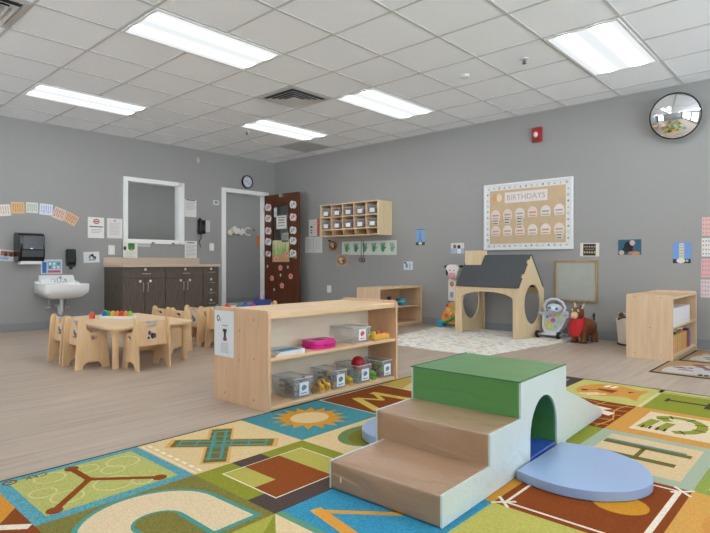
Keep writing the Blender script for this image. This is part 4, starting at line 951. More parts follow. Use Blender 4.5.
# landing pads
pad = spline([(6.962,-4.452),(7.06,-4.478),(7.16,-4.482),(7.26,-4.450),(7.345,-4.375),(7.388,-4.29),(7.393,-4.20),(7.355,-4.10),(7.29,-4.02),(7.20,-3.972),(7.10,-3.952),(6.956,-3.985)], 4, False)
c = tag(MB().prism(pad, ZR, .048).build('foam_pad', F_BLUE, None, .010, seg=3), 'light blue half-round foam pad in front of the tunnel opening', 'foam pad', 'blue half-round pads')
pad2 = spline([(6.392,-4.52),(6.27,-4.53),(6.16,-4.48),(6.10,-4.38),(6.09,-4.27),(6.13,-4.15),(6.22,-4.07),(6.392,-4.02)], 4, False)
tag(MB().prism(pad2, ZR, .056).build('foam_pad', F_BLUE, None, .010, seg=3), 'light blue foam pad mostly hidden behind the tan steps', 'foam pad', 'blue half-round pads')
tm = MB().at(T(6.676, -4.145, 0) @ RZ(math.radians(1.8))).box(-.262, .262, -.144, .144, ZR, .045).build('tunnel_mat', F_NAVY, None, .008, seg=3)
tag(tm, 'dark blue foam mat lying inside the green tunnel', 'foam mat')

# ================================================================ RUGS
RZT = .0090
def rug_alphabet():
    b = MB(); b.use(carpet('#6f7a35')); x0, x1, y0, y1 = 5.456, 8.55, -7.66, -2.325
    b.box(x0, x1, y0, y1, 0, RZT-.0008)
    lvl = [RZT-.0006]
    def poly(p, c, up=0, c2=None, v=.10): b.use(carpet(c, v, c2)); b.prism(p, RZT-.0008, RZT+up*.0003)
    def rect(xa, xb, ya, yb, c, up=0, c2=None, v=.10): poly([(xa,ya),(xb,ya),(xb,yb),(xa,yb)], c, up, c2, v)
    def stroke(pts, w, c, up=2):
        for k_, ((ax, ay), (bx_, by_)) in enumerate(zip(pts, pts[1:])):
            d = Vector((bx_-ax, by_-ay)).normalized(); n_ = Vector((-d.y, d.x))*w/2; d = d*w*.35
            poly([(ax+n_.x-d.x, ay+n_.y-d.y), (ax-n_.x-d.x, ay-n_.y-d.y), (bx_-n_.x+d.x, by_-n_.y+d.y), (bx_+n_.x+d.x, by_+n_.y+d.y)], c, up+.018*k_)
    XL = [5.462, 5.965, 6.478, 6.99, 7.505, 8.02, 8.53]; YL = [-2.34, -2.915, -3.505, -4.105, -4.70, -5.29, -5.88, -6.47, -7.06, -7.64]
    cell = lambda i, j: (XL[i], XL[i+1], YL[j+1], YL[j])
    lime = '#8f9a3c'; paleg = '#bcc07a'; cream = '#ddc99c'; brown = '#874a22'; teal = '#4f96a3'; blue = '#3f9cc4'; orange = '#d19a3e'; olive = '#868146'; dk = '#4f4845'; wht = '#e8e2d2'; border = '#5b9fae'
    rect(x0, x1, y0, y1, '#7d9a78', 0)
    default = [lime, cream, teal, brown, paleg, orange, olive, blue]
    for i in range(6):
        for j in range(9): rect(*cell(i, j), default[(i*3+j*5) % 8], 1)
    # Y cell
    a = cell(0, 5); rect(*a, '#5fa3b4', 2, '#4b8fa0', .25); rect(a[0]+.035, a[1]-.05, a[2]+.05, a[3]-.045, '#b9bf74', 3, '#a9b268')
    for cx, cy, r in ((5.60,-5.42,.07),(5.56,-5.70,.06),(5.80,-5.55,.075),(5.80,-5.72,.06),(5.66,-5.49,.05),(5.86,-5.46,.04),(5.57,-5.56,.05),(5.70,-5.77,.05)):
        poly_o = ell(cx, cy, r, r, 24); b.use(carpet('#ccd095')); b.prism(poly_o, RZT-.0008, RZT+4*.00035, [ell(cx, cy, r-.008, r-.008, 24)])
    stroke([(5.53, -5.605), (5.695, -5.60)], .026, '#8b4a1e', 5); stroke([(5.69, -5.605), (5.87, -5.415)], .026, '#8b4a1e', 6); stroke([(5.69, -5.595), (5.88, -5.785)], .026, '#8b4a1e', 7)
    for cx, cy in ((5.525,-5.605),(5.885,-5.40),(5.89,-5.795)): poly(ell(cx, cy, .028, .028, 10), '#8b4a1e', 8)
    b.use(carpet('#7a5a2a')); b.text('CFK', .05, T(5.50, -5.735, RZT+5*.00035) @ RZ(-PI/2), .0003); b.prism(ell(5.497, -5.825, .026, .026, 20), RZT, RZT+5*.00035, [ell(5.497, -5.825, .019, .019, 20)]); b.text('R', .03, T(5.497, -5.825, RZT+5*.00035) @ RZ(-PI/2), .0003)
    # X cell
    a = cell(0, 4); rect(*a, cream, 2)
    rect(a[0]+.015, a[1]-.015, a[2]+.012, a[2]+.018, '#efe4c8', 3)
    for q in range(8): rect(a[0]+.03+q*.06, a[0]+.065+q*.06, a[2]+.035, a[2]+.05, '#f0e8d2', 3)
    stroke([(5.545, -4.88), (5.885, -5.14)], .125, '#d9b06c', 3); stroke([(5.56, -5.14), (5.87, -4.83)], .125, '#d9b06c', 4)
    stroke([(5.555, -4.885), (5.875, -5.135)], .10, '#767036', 5); stroke([(5.57, -5.13), (5.86, -4.84)], .10, '#767036', 6)
    for t_ in (-.025, .02): 
        stroke([(5.555+t_*.6, -4.885+t_), (5.875+t_*.6, -5.135+t_)], .014, '#4f9c9c', 7); stroke([(5.57-t_*.6, -5.13+t_), (5.86-t_*.6, -4.84+t_)], .014, '#4f9c9c', 8)
    for q in range(6): s_ = q/5; cx, cy = 5.57+.29*s_, -5.13+.29*s_; stroke([(cx-.03, cy+.03), (cx+.03, cy-.03)], .01, '#4f9c9c', 9)
    for q in range(6): s_ = q/5; cx, cy = 5.56+.31*s_, -4.89-.24*s_; stroke([(cx-.028, cy-.034), (cx+.028, cy+.034)], .01, '#4f9c9c', 9)
    # sun cell
    a = cell(0, 3); rect(*a, teal, 2, '#3f8c9e')
    n_ = 16; sx, sy = 5.705, -4.41; pts = []
    for q in range(n_*2): ang = PI*q/n_; r = .215 if q % 2 == 0 else .145; pts.append((sx+r*math.cos(ang), sy+r*1.0*math.sin(ang)))
    poly(pts, '#d89c34', 3); poly(ell(sx, sy, .10, .115, 28), '#e6d2a2', 4)
    # M cell
    a = cell(0, 2); rect(*a, brown, 2); rect(a[0], a[1], a[2], a[2]+.008, wht, 3); rect(a[0]+.004, a[0]+.012, a[2], a[3], wht, 3); rect(a[0], a[1], a[3]-.008, a[3], wht, 3)
    stroke([(5.615, -3.915), (5.88, -4.03)], .055, '#d6c266', 3); stroke([(5.60, -3.73), (5.87, -3.70)], .055, '#d6c266', 4); stroke([(5.62, -3.90), (5.755, -3.83)], .03, '#d6c266', 5); stroke([(5.755, -3.83), (5.62, -3.74)], .03, '#d6c266', 6)
    # next to it
    a = cell(0, 1); rect(*a, '#c2ae5a', 2); poly([(a[0], a[3]), (a[0]+.2, a[2]), (a[1], a[2]), (a[0]+.32, a[3])], '#e0d09a', 3); poly(ell(5.74, -3.2, .12, .14), '#c58a45', 4)
    a = cell(0, 0); rect(*a, lime, 2)
    # oval cell
    a = cell(1, 3); rect(*a, cream, 2); poly(ell(6.16, -4.40, .15, .20, 30), '#6f8a5c', 3); poly(ell(6.18, -4.40, .115, .16, 30), '#7f7a2e', 4)
    # square cell
    a = cell(1, 4); rect(*a, '#8d9636', 2); rect(a[0], 6.30, a[2]+.15, -4.955, '#5a4d49', 3) if False else None
    poly([(5.965, -5.11), (6.055, -5.11), (6.055, -4.955), (5.965, -4.955)], '#564a47', 3)
    rect(6.32, a[1], a[2], a[3], '#564a47', 3)
    rect(6.04, 6.385, -5.21, -4.775, '#efe9d8', 4); rect(6.046, 6.379, -5.204, -4.781, '#b7b45c', 5)
    rect(6.046, 6.379, -5.10, -4.915, '#8f4f26', 6); rect(6.20, 6.379, -5.204, -5.10, '#b7b45c', 7); rect(6.25, 6.379, -5.204, -4.915, '#8f4f26', 8)
    # U cell
    a = cell(1, 5); rect(*a, olive, 2, '#74743a')
    def ushape(g): 
        o_ = [(6.43+g, -5.36+g), (6.43+g, -5.50-g), (6.40-g*0, -5.535-g)]
        out = [(6.43+g, -5.345+g)]+[(6.20-.21*math.cos(t_)*(1+g*4.2), -5.59+.235*(1+g*4.2)*math.sin(t_)) for t_ in [PI/2-PI*k/18 for k in range(19)]]+[(6.43+g, -5.84-g)]
        inn = [(6.43+g, -5.68+g), (6.24, -5.68+g)]+[(6.24-.085*(1-g*6)*math.cos(t_), -5.59-.09*(1-g*6)*math.sin(t_)) for t_ in [PI/2-PI*k/12 for k in range(1, 12)]]+[(6.24, -5.50-g), (6.43+g, -5.50-g)]
        return out+inn
    poly(ushape(.02), '#4c9c95', 3); poly(ushape(0), '#dfcfae', 4)
    # orange cell
    a = cell(0, 6); rect(*a, '#d2963a', 2); poly([(a[0]+.3, a[3]), (a[1]-.04, a[3]-.12), (a[1], a[3]-.10), (a[1], a[3])], brown, 3); stroke([(a[0]+.28, a[3]-.30), (a[1]-.12, a[3]-.13), (a[1]-.02, a[3]-.02)], .035, wht, 4)
    a = cell(1, 6); rect(*a, brown, 2); poly(ell(6.06, -5.96, .05, .05), wht, 3)
    # blue N cell
    a = cell(2, 4); rect(*a, blue, 2, '#3489b0'); rect(a[0], a[1], a[2], a[2]+.03, '#6f9a4a', 3, '#4f97a8'); stroke([(6.57, -5.18), (6.80, -5.00)], .025, '#dba044', 4); stroke([(6.57, -5.175), (6.86, -5.235)], .045, '#dba044', 5); stroke([(6.60, -4.90), (6.86, -4.95)], .04, '#dba044', 5)
    a = cell(2, 5); rect(*a, '#8d9636', 2); poly([(a[0], a[3]), (a[1], a[3]), (a[0]+.14, a[3]-.11)], '#e0cfa6', 3); poly([(a[0], a[3]), (a[0]+.11, a[3]-.16), (a[0], a[2]+.3)], '#a9b050', 3); 
    # pale cell, under and in front of the climber's right side
    a = cell(3, 4); rect(*a, '#b9b963', 2); poly([(a[0]+.06, a[2]), (a[0]+.06, -5.02), (a[1]-.12, -5.02), (a[1]-.12, a[2])], '#a3a64a', 3); rect(a[0]+.10, a[0]+.22, -5.25, -5.06, '#94551f', 4)
    # baseball cell
    a = cell(3, 3); rect(*a, '#85451e', 2); x_, y_ = .028, .028; w2 = .011
    for r_ in ((a[0]+x_, a[1]-x_, a[2]+y_, a[2]+y_+w2), (a[0]+x_, a[1]-x_, a[3]-y_-w2, a[3]-y_), (a[0]+x_, a[0]+x_+w2, a[2]+y_, a[3]-y_), (a[1]-x_-w2*1.8, a[1]-x_, a[2]+y_, a[3]-y_)): rect(*r_, wht, 3)
    for cx, cy in ((a[1]-x_, a[3]-y_), (a[0]+x_, a[2]+y_)): stroke([(cx-.03, cy-.03), (cx+.03, cy+.03)], .012, wht, 4); stroke([(cx-.03, cy+.03), (cx+.03, cy-.03)], .012, wht, 5)
    poly(ell(7.335, -4.405, .095, .085, 24), '#c8922e', 3)
    # H cell
    a = cell(3, 2); rect(*a, '#8fb0a8', 2, '#b4b79a'); rect(a[0]+.06, a[1]-.055, a[2]+.07, a[3]-.06, '#d8c39c', 3)
    rect(7.055, 7.425, -3.72, -3.675, '#736b30', 4); rect(7.055, 7.40, -3.675, -3.655, '#3d93b0', 5); rect(7.10, 7.395, -3.885, -3.84, '#6a6a34', 4); rect(7.225, 7.245, -3.85, -3.70, '#736b30', 4)
    # G cell
    a = cell(3, 1); rect(*a, '#cf9c50', 2); rect(7.085, 7.46, -3.41, -2.985, '#ded2b4', 3)
    G_ = [(7.14,-3.30),(7.20,-3.30),(7.24,-3.25),(7.24,-3.17),(7.21,-3.13),(7.19,-3.17)]
    gs = spline([(7.20,-3.13),(7.165,-3.08),(7.22,-3.04),(7.30,-3.045),(7.355,-3.10),(7.375,-3.19),(7.35,-3.28),(7.29,-3.33)], 5, False)
    stroke(gs, .05, '#8f983c', 4); stroke([(7.13, -3.33), (7.15, -3.17)], .05, '#8f983c', 5); stroke([(7.21, -3.33), (7.23, -3.19)], .045, '#8f983c', 5)
    for q in range(3, len(gs)-1, 6):
        (ax, ay), (bx_, by_) = gs[q-1], gs[q+1]; d = Vector((bx_-ax, by_-ay)).normalized(); n_ = Vector((-d.y, d.x))*.028
        stroke([(gs[q][0]-n_.x, gs[q][1]-n_.y), (gs[q][0]+n_.x, gs[q][1]+n_.y)], .009, '#3b3632', 6)
    for q in range(4): stroke([(7.13+q*.035, -3.30), (7.13+q*.035, -3.35)], .011, '#3b3632', 6)
    # T cell
    a = cell(3, 0); rect(*a, '#8d9838', 2); rect(a[0], a[1], a[3]-.09, a[3], '#c9c388', 3); rect(a[0]+.03, a[1], a[3]-.075, a[3]-.06, '#7d8436', 4); rect(7.09, 7.33, -2.63, -2.60, '#4b443c', 4); rect(7.30, 7.335, -2.71, -2.54, '#4b443c', 5); rect(7.08, 7.10, -2.66, -2.57, '#4b443c', 5)
    rect(a[0], a[0]+.025, a[2], a[3], '#d9d7a4', 3)
    # duck cell
    a = cell(2, 0); rect(*a, '#c3c477', 2); poly(spline([(6.54,-2.62),(6.60,-2.45),(6.74,-2.40),(6.88,-2.47),(6.94,-2.44),(6.93,-2.62),(6.95,-2.78),(6.86,-2.72),(6.70,-2.80),(6.58,-2.76)], 4), '#d39a4c', 3)
    stroke([(6.60,-2.68),(6.66,-2.62)], .012, '#7d8a3a', 4); poly([(6.66,-2.58),(6.78,-2.56),(6.77,-2.66),(6.66,-2.62)], '#94481f', 5); poly(ell(6.60,-2.68,.024,.024,12), '#7c3d1b', 6); poly([(6.84,-2.56),(6.88,-2.53),(6.86,-2.59)], '#6b3a1d', 5)
    for q in range(2): stroke([(6.68+q*.045, -2.50), (6.69+q*.045, -2.44)], .028, '#f0ead8', 5); stroke([(6.62+q*.045, -2.80), (6.70+q*.045, -2.72)], .022, '#efe9d4', 5)
    # brown lined cell
    a = cell(2, 1); rect(*a, '#834218', 2)
    for q in range(5):
        yy = -2.97-q*.115; stroke(spline([(6.50, yy), (6.60, yy-.035), (6.72, yy+.02), (6.84, yy-.03), (6.98, yy+.01)], 4, False), .010, '#c99a55', 3)
    for q in range(4): stroke(spline([(6.56+q*.13, -2.93), (6.53+q*.13, -3.1), (6.58+q*.13, -3.3), (6.55+q*.13, -3.48)], 3, False), .009, '#c99a55', 4)
    poly([(6.80,-3.06),(6.90,-3.08),(6.86,-3.14),(6.94,-3.16),(6.93,-3.24),(6.84,-3.20),(6.78,-3.14)], '#ece4d2', 6)
    # dark cell behind the climber
    a = cell(1, 0); rect(*a, '#4d4642', 2); rect(6.30, 6.40, -2.60, -2.42, '#9fb0a6', 3)
    # right column cells
    a = cell(4, 3); rect(*a, '#d0a257', 2); poly(ell(7.76, -4.36, .18, .18, 28), '#cf9650', 3); poly(ell(7.77, -4.36, .15, .15, 28), '#2f8494', 4)
    a = cell(4, 2); rect(*a, '#98a548', 2, '#7f9c56')
    for q in range(7): poly(ell(7.56, -3.62-q*.07, .014, .014, 8), '#ece6c8', 3)
    a = cell(4, 1); rect(*a, teal, 2)
    a = cell(3, 5); rect(*a, teal, 2)
    # serged edge
    b.use(carpet('#3e4a44', .1)); b.box(x0-.006, x0+.004, y0, y1, 0, RZT+.001); b.box(x0, x1, y1-.004, y1+.006, 0, RZT+.001); b.box(x1-.004, x1+.006, y0, y1, 0, RZT+.001); b.box(x0, x1, y0-.006, y0+.004, 0, RZT+.001)
    return tag(b.build('alphabet_rug', smooth=False), 'large colourful alphabet rug with letter squares under the foam climber', 'rug')
rug_alphabet()
# pale speckled rug in front of the playhouse
def speckle():
    m = bpy.data.materials.new('speckled_rug_pile'); m.use_nodes = True
    n = m.node_tree.nodes; l = m.node_tree.links; b = n['Principled BSDF']; b.inputs['Roughness'].default_value = .95
    tc = n.new('ShaderNodeTexCoord'); mp = n.new('ShaderNodeMapping'); mp.inputs['Scale'].default_value = (13, 17, 1); mp.inputs['Rotation'].default_value = (0, 0, .6); l.new(tc.outputs['Object'], mp.inputs[0])
    v = n.new('ShaderNodeTexVoronoi'); v.inputs['Scale'].default_value = 1.6; l.new(mp.outputs[0], v.inputs['Vector'])
    sp_ = n.new('ShaderNodeSeparateColor'); l.new(v.outputs['Color'], sp_.inputs[0])
    cr = n.new('ShaderNodeValToRGB'); cr.color_ramp.interpolation = 'CONSTANT'; els = cr.color_ramp.elements
    cs = [(0, '#e6e0d6'), (.3, '#d8c7b2'), (.38, '#e4ded4'), (.5, '#c3cbcf'), (.58, '#e6e1d9'), (.68, '#d9b79c'), (.74, '#e3ddd2'), (.82, '#b9b6ae'), (.88, '#e8e4dc'), (.95, '#b9c9c0')]
    els[0].position = 0; els[0].color = lin(cs[0][1]); els[1].position = cs[1][0]; els[1].color = lin(cs[1][1])
    for p_, c_ in cs[2:]: q = els.new(p_); q.color = lin(c_)
    l.new(sp_.outputs[0], cr.inputs[0]); l.new(cr.outputs[0], b.inputs['Base Color']); return m
pa = onZ(498, 356); pb_ = onZ(577, 339)
tag(MB().prism([(4.02, -1.93), (5.40, -1.93), (5.62, -.42), (5.56, -.06), (3.75, -.06)], 0.0, .008).build('speckled_rug', speckle(), None, .002), 'pale rug with small pastel flecks under the wooden playhouse', 'rug')
# two play mats at the right
def playmat(y0, y1, lb, x0=6.745):
    b = MB(); b.use(carpet('#544c46')); x1 = 8.3; b.box(x0, x1, y0, y1, 0, .006)
    b.use(carpet('#b59b74')); b.box(x0+.02, x1-.02, y0+.02, y1-.02, .005, .0068)
    b.use(carpet('#c7c9cc')); b.prism(spline([(x0+.07, y0+.1), (x0+.14, y0+.07), (x0+.5, y0+.08), (x1-.1, y0+.1), (x1-.1, y1-.2), (x0+.5, y1-.18), (x0+.25, y1-.22), (x0+.08, y1-.4)], 4), .005, .0074)
    random.seed(int(-y0*100))
    for q in range(26):
        x = random.uniform(x0+.12, x1-.15); y = random.uniform(y0+.12, y1-.25); c_ = random.choice(['#a23a3a', '#8a93a8', '#3a4468', '#b9bcc0', '#d9dadd', '#6f7686', '#b5493f'])
        b.use(carpet(c_)); wv = random.uniform(.02, .06); b.prism([(x-wv, y-.015), (x+wv, y-.015), (x+wv*.9, y+.015), (x, y+.035), (x-wv*.9, y+.015)], .005, .0078+q*.00005)
    b.use(carpet('#a8343c'))
    for q in range(5): b.prism(ell(x0+.25+q*.16, y1-.2, .05, .025, 8), .005, .0094+q*.00005)
    b.use(carpet('#2f3a66'))
    for q in range(3): b.prism(ell(x0+.34+q*.04, y0+.09, .018, .03, 8), .005, .0096+q*.00005)
    return tag(b.build('play_mat', smooth=False), lb, 'rug', 'play mats beside the bookshelf')
playmat(-1.665, -.93, 'brown edged play mat with a town print, the nearer one by the bookshelf')
playmat(-.915, -.18, 'brown edged play mat with a town print, the one nearer the back wall', 6.80)

# ================================================================ CHAIRS AND TABLES
PICS = [('#d9c6b8', '#7a4a44', '#333033'), ('#cfd0cc', '#4a4540', '#a8604a'), ('#d4cfc6', '#3d3f4a', '#8a6a50'), ('#dcd2c4', '#5a4a3e', '#6a7a90')]
chair0 = None
def side_profile():
    p = [(-.142, 0), (-.075, 0)]+[(-.075+.10*k/8, .055*math.sin(PI*k/8)**.7) for k in range(1, 8)]+[(.025, 0), (.035, 0), (.10, 0), (.142, 0)]
    p = [(-.142, 0), (-.085, 0)]+[(-.005-.08*math.cos(PI*k/10), .062*math.sin(PI*k/10)**.8) for k in range(1, 10)]+[(.075, 0), (.142, 0)]
    p += [(.118, .20), (.114, .265), (.098, .292), (.06, .299), (.0, .301), (-.035, .308), (-.05, .33), (-.055, .37), (-.062, .405)]
    p += [(-.085+.028*math.cos(a), .392+.03*math.sin(a)) for a in [PI*.15+PI*.75*k/6 for k in range(7)]]+[(-.118, .37)]
    return p
SP = side_profile()
def chair(loc, rz, label, pic=0):
    """seat faces local +Y; origin under the seat"""
    global chair0
    gname = 'toddler chairs around the play tables'
    c = thing('toddler_chair', label, 'chair', loc, rz, gname)
    if chair0 is None:
        hole = ell(.010, .256, .026, .017, 14)
        def sp_(x): return MB().prism(SP, x, x+.016, [hole], 'YZ').build('side_panel', CHAIRW, c, .003)
        sp_(-.146); sp_(.130)
        MB().box(-.130, .130, -.085, .105, .185, .20).build('seat', CHAIRW, c, .003)
        MB().at(RX(math.radians(-4)) @ T(0, .012, 0)).prism([(-.130, .186), (.130, .186), (.130, .392), (-.130, .392)], -.118, -.104, [ell(0, .353, .042, .015, 20)], 'XZ').build('backrest', CHAIRW, c, .003)
        MB().box(-.130, .130, .07, .085, .13, .185).build('front_rail', CHAIRW, c, .002)
        chair0 = c
    else:
        for ch in chair0.children:
            if ch.name.startswith(('name_sticker', 'photo_sticker')): continue
            q = ch.copy(); COL.objects.link(q); q.parent = c
    Mx = RX(math.radians(-4)) @ T(0, .012, 0)
    MB().at(Mx).box(-.052, .052, -.1205, -.118, .372, .384).build('name_sticker', mat('#8fb4cf', .5), c)
    bgc, a_, b_ = PICS[pic % 4]; b = MB().at(Mx); b.use(mat(bgc, .5)); b.box(-.045, .045, -.1202, -.118, .235, .322)
    b.use(mat(a_, .5, .2, 60)); b.prism(ell(-.02, .29, .014, .02, 12), -.121, -.120, (), 'XZ'); b.prism(ell(.025, .265, .012, .022, 12), -.121, -.120, (), 'XZ'); b.use(mat(b_, .5, .2, 60)); b.prism(ell(.004, .265, .016, .026, 12), -.1212, -.120, (), 'XZ'); b.prism(ell(-.03, .25, .010, .012, 12), -.1212, -.120, (), 'XZ')
    b.build('photo_sticker', None, c, smooth=False)
    return c
ch1 = chair((3.562, -4.285, 0), PI/2, 'light wood toddler chair with its back and blue name sticker facing the toy shelf', 0)
chair((3.150, -4.618, 0), 0, 'toddler chair at the near long side of the front table, showing its full side panel', 1)
chair((2.790, -4.612, 0), 0, 'leftmost toddler chair at the front table, behind the one showing its side', 2)
chair((2.95, -3.715, 0), PI, 'toddler chair on the far side of the front table, nearer the toy shelf', 3)
chair((2.58, -3.715, 0), PI, 'toddler chair on the far side of the front table, nearer the cabinets', 1)
def play_table(loc, label, W, D):
    t_ = thing('play_table', label, 'table', loc, 0); ch = .11
    MB().prism([(-W/2+ch,-D/2),(W/2-ch,-D/2),(W/2,-D/2+ch),(W/2,D/2-ch),(W/2-ch,D/2),(-W/2+ch,D/2),(-W/2,D/2-ch),(-W/2,-D/2+ch)], .327, .352).build('tabletop', MAPLE_X, t_, .006, seg=3)
    a = MB().box(-W/2+.12, W/2-.12, -D/2+.10, -D/2+.115, .29, .327).box(-W/2+.12, W/2-.12, D/2-.115, D/2-.10, .29, .327).box(-W/2+.10, -W/2+.115, -D/2+.12, D/2-.12, .29, .327).box(W/2-.115, W/2-.10, -D/2+.12, D/2-.12, .29, .327)
    a.build('apron', CHAIRW, t_, .002)
    for sx in (-1, 1):
        for sy in (-1, 1):
            x, y = sx*(W/2-.10), sy*(D/2-.085)
            MB().at(T(x, y, 0)).lathe([(.024, 0), (.026, .01), (.026, .27), (.030, .285), (.055, .312), (.060, .327)], n=20).build('leg', CHAIRW, t_)
    return t_
play_table((2.93, -4.19, 0), 'front light wood play table with clipped corners and a tray of toys', 1.26, .80)
play_table((2.93, -2.80, 0), 'back light wood play table behind the toy shelf, holding blue and red toys', 1.30, .80)
chair((2.735, -3.255, 0), 0, 'toddler chair at the back table, left of the toy shelf and fully in view', 3)
chair((3.155, -3.245, 0), 0, 'toddler chair at the back table, half hidden by the toy shelf', 0)
chair((2.65, -2.36, 0), PI, 'toddler chair on the far side of the back table', 1)
# toys on the front table
TT = .3522
ty = thing('toy_tray', 'shallow white tray of coloured pegs on the front table', 'tray', (3.02, -4.17, TT)); p0 = onZ(101, 318.2, TT); p1 = onZ(133.5, 318.6, TT); mid = (p0+p1)/2; L_ = (p1-p0).length
ty.location = (mid.x, mid.y, TT); ang = math.atan2(p1.y-p0.y, p1.x-p0.x); ty.rotation_euler = (0, 0, ang)
MB().prism(rrect(-L_/2, L_/2, -.07, .07, .03), 0, .012).prism(rrect(-L_/2, L_/2, -.07, .07, .03), .012, .028, [rrect(-L_/2+.008, L_/2-.008, -.062, .062, .024)]).build('tray_body', mat('#e9e7e2', .4, .01), ty, .003)
toyc = [('#2d62b8', 'blue'), ('#2fa05a', 'green'), ('#e0a53a', 'yellow'), ('#e2843a', 'orange'), ('#cf3330', 'red'), ('#e27a34', 'orange'), ('#8dbb3c', 'lime')]
def peg(loc, col, label, group, s=1.0):
    c = thing('toy_egg', label, 'toy', loc, 0, group)
    MB().lathe([(0, 0), (.020*s, .002), (.023*s, .018*s), (.019*s, .021*s), (0, .021*s)], n=18).build('cup', mat(col, .35), c)
    MB().lathe([(0.0, .021*s), (.0205*s, .021*s), (.020*s, .034*s), (.014*s, .047*s), (.006*s, .053*s), (0, .054*s)], n=18).build('dome', mat(col, .3, .02), c)
for k, (col, nm) in enumerate(toyc):
    s_ = -L_/2+.035+k*(L_-.07)/6; peg((mid.x+s_*math.cos(ang), mid.y+s_*math.sin(ang), TT+.0125), col, '%s toy egg in the white tray, %s from the left' % (nm, ['first', 'second', 'third', 'fourth', 'fifth', 'sixth', 'last'][k]), 'toy eggs in the tray', 1.12)
p = onZ(92, 318.6, TT); peg((p.x, p.y, TT), '#e0533f', 'red toy egg standing on the table left of the tray', 'loose toy eggs on the front table', 1.2)
p = onZ(100.7, 317.3, TT); p2 = (p.x-.02, p.y+.03, TT); 
peg((p.x-.055, p.y+.065, TT), '#76b530', 'bright green toy egg beside the left end of the tray', 'loose toy eggs on the front table', 1.2)
# toys on the back table
def crate(name, loc, rz, w_, d_, h_, col, label):
    c = thing(name, label, 'bin', loc, rz); b = MB(); t2 = .005
    b.prism([(-w_/2,-d_/2),(w_/2,-d_/2),(w_/2,d_/2),(-w_/2,d_/2)], 0, h_, [[(-w_/2+t2,-d_/2+t2),(w_/2-t2,-d_/2+t2),(w_/2-t2,d_/2-t2),(-w_/2+t2,d_/2-t2)]]).box(-w_/2+t2, w_/2-t2, -d_/2+t2, d_/2-t2, 0, t2).build('tub', mat(col, .4), c, .002)
    MB().tube([(-w_/2,-d_/2,h_),(w_/2,-d_/2,h_),(w_/2,d_/2,h_),(-w_/2,d_/2,h_)], .005, 8, True).build('rim', mat(col, .35), c); return c
def tpos(px, py, z=TT): q = onZ(px, py, z); return (q.x, q.y, TT)
crate('toy_bin', (3.03, -2.66, TT), .3, .17, .11, .105, '#27468f', 'navy blue toy bin on the back table, below the door frame')
def wedge_toy(loc, col, label, w_=.07, h_=.035, nm='toy_block'):
    h_ *= 1.7
    c = thing(nm, label, 'toy', loc, random.uniform(-.5, .5), 'toys scattered on the back table')
    MB().box(-w_/2, w_/2, -w_*.35, w_*.35, 0, h_*.7).build('base', mat(col, .4), c, .006); MB().cyl((0, 0, h_*.7), (0, 0, h_), w_*.2).build('stud', mat(col, .35), c, .002)
wedge_toy((2.70, -3.02, TT), '#3a9bb8', 'flat teal toy block at the left end of the back table')
wedge_toy((2.79, -2.96, TT), '#d8443c', 'red toy block at the left of the back table', .10, .038)
wedge_toy((2.90, -2.88, TT), '#36827a', 'dark green toy block between the red and blue ones', .06, .045)
wedge_toy((2.955, -2.83, TT), '#2f62ad', 'blue toy block in the middle of the back table', .09, .05)
wedge_toy((3.0, -2.765, TT), '#9a3f86', 'magenta toy block left of the navy bin', .06, .055)
wedge_toy((3.16, -2.60, TT), '#e0874e', 'orange toy block right of the navy bin', .07, .05)
wedge_toy((3.12, -2.74, TT), '#7f9a9c', 'grey green toy block in front of the navy bin', .05, .03)

# ================================================================ CONTENTS OF THE SHELVES
def bin_(loc, dx, dy, h, label, group=None, lab='#dfe8ef', ink='#5f8098'):
    """clear tub, front faces +X; loc = front centre at the bottom"""
    c = thing('storage_bin', label, 'bin', loc, 0, group); b = MB(); s = .9; t2 = .0025
    def quad(a0, a1, z0, z1, k0, k1):
        return
    o0 = [(-dx*s, -dy/2*s), (-dx*(1-s)*.5, -dy/2*s), (-dx*(1-s)*.5, dy/2*s), (-dx*s, dy/2*s)]; o1 = [(-dx, -dy/2), (0, -dy/2), (0, dy/2), (-dx, dy/2)]
    sh = lambda p, t3: [(x+(t3 if x < -dx/2 else -t3), y+(t3 if y < 0 else -t3)) for x, y in p]
    vs = [(x, y, 0) for x, y in o0]+[(x, y, h) for x, y in o1]+[(x, y, .004) for x, y in sh(o0, t2)]+[(x, y, h) for x, y in sh(o1, t2)]
    fs = [(3,2,1,0)]+[(k, (k+1)%4, 4+(k+1)%4, 4+k) for k in range(4)]+[(4+k, 4+(k+1)%4, 12+(k+1)%4, 12+k) for k in range(4)]+[(12+k, 12+(k+1)%4, 8+(k+1)%4, 8+k) for k in range(4)]+[(8, 9, 10, 11)]
    b.add(vs, fs).build('tub', BINP, c)
    MB().tube([(x, y, h) for x, y in o1], .0035, 6, True).build('rim', mat('#c9ced2', .25, .02), c)
    l_ = MB(); l_.use(mat(lab, .5)); l_.box(.0012, .0028, -.038, .038, .02, .1); l_.use(mat(ink, .6)); l_.prism(spline([(-.02, .07), (.0, .085), (.022, .07), (.01, .055), (-.012, .05)], 3), .0028, .0036, (), 'YZ'); l_.box(.0028, .0036, -.025, .025, .03, .036)
    l_.build('picture_label', None, c, smooth=False)
    return c
shape_n = [0]
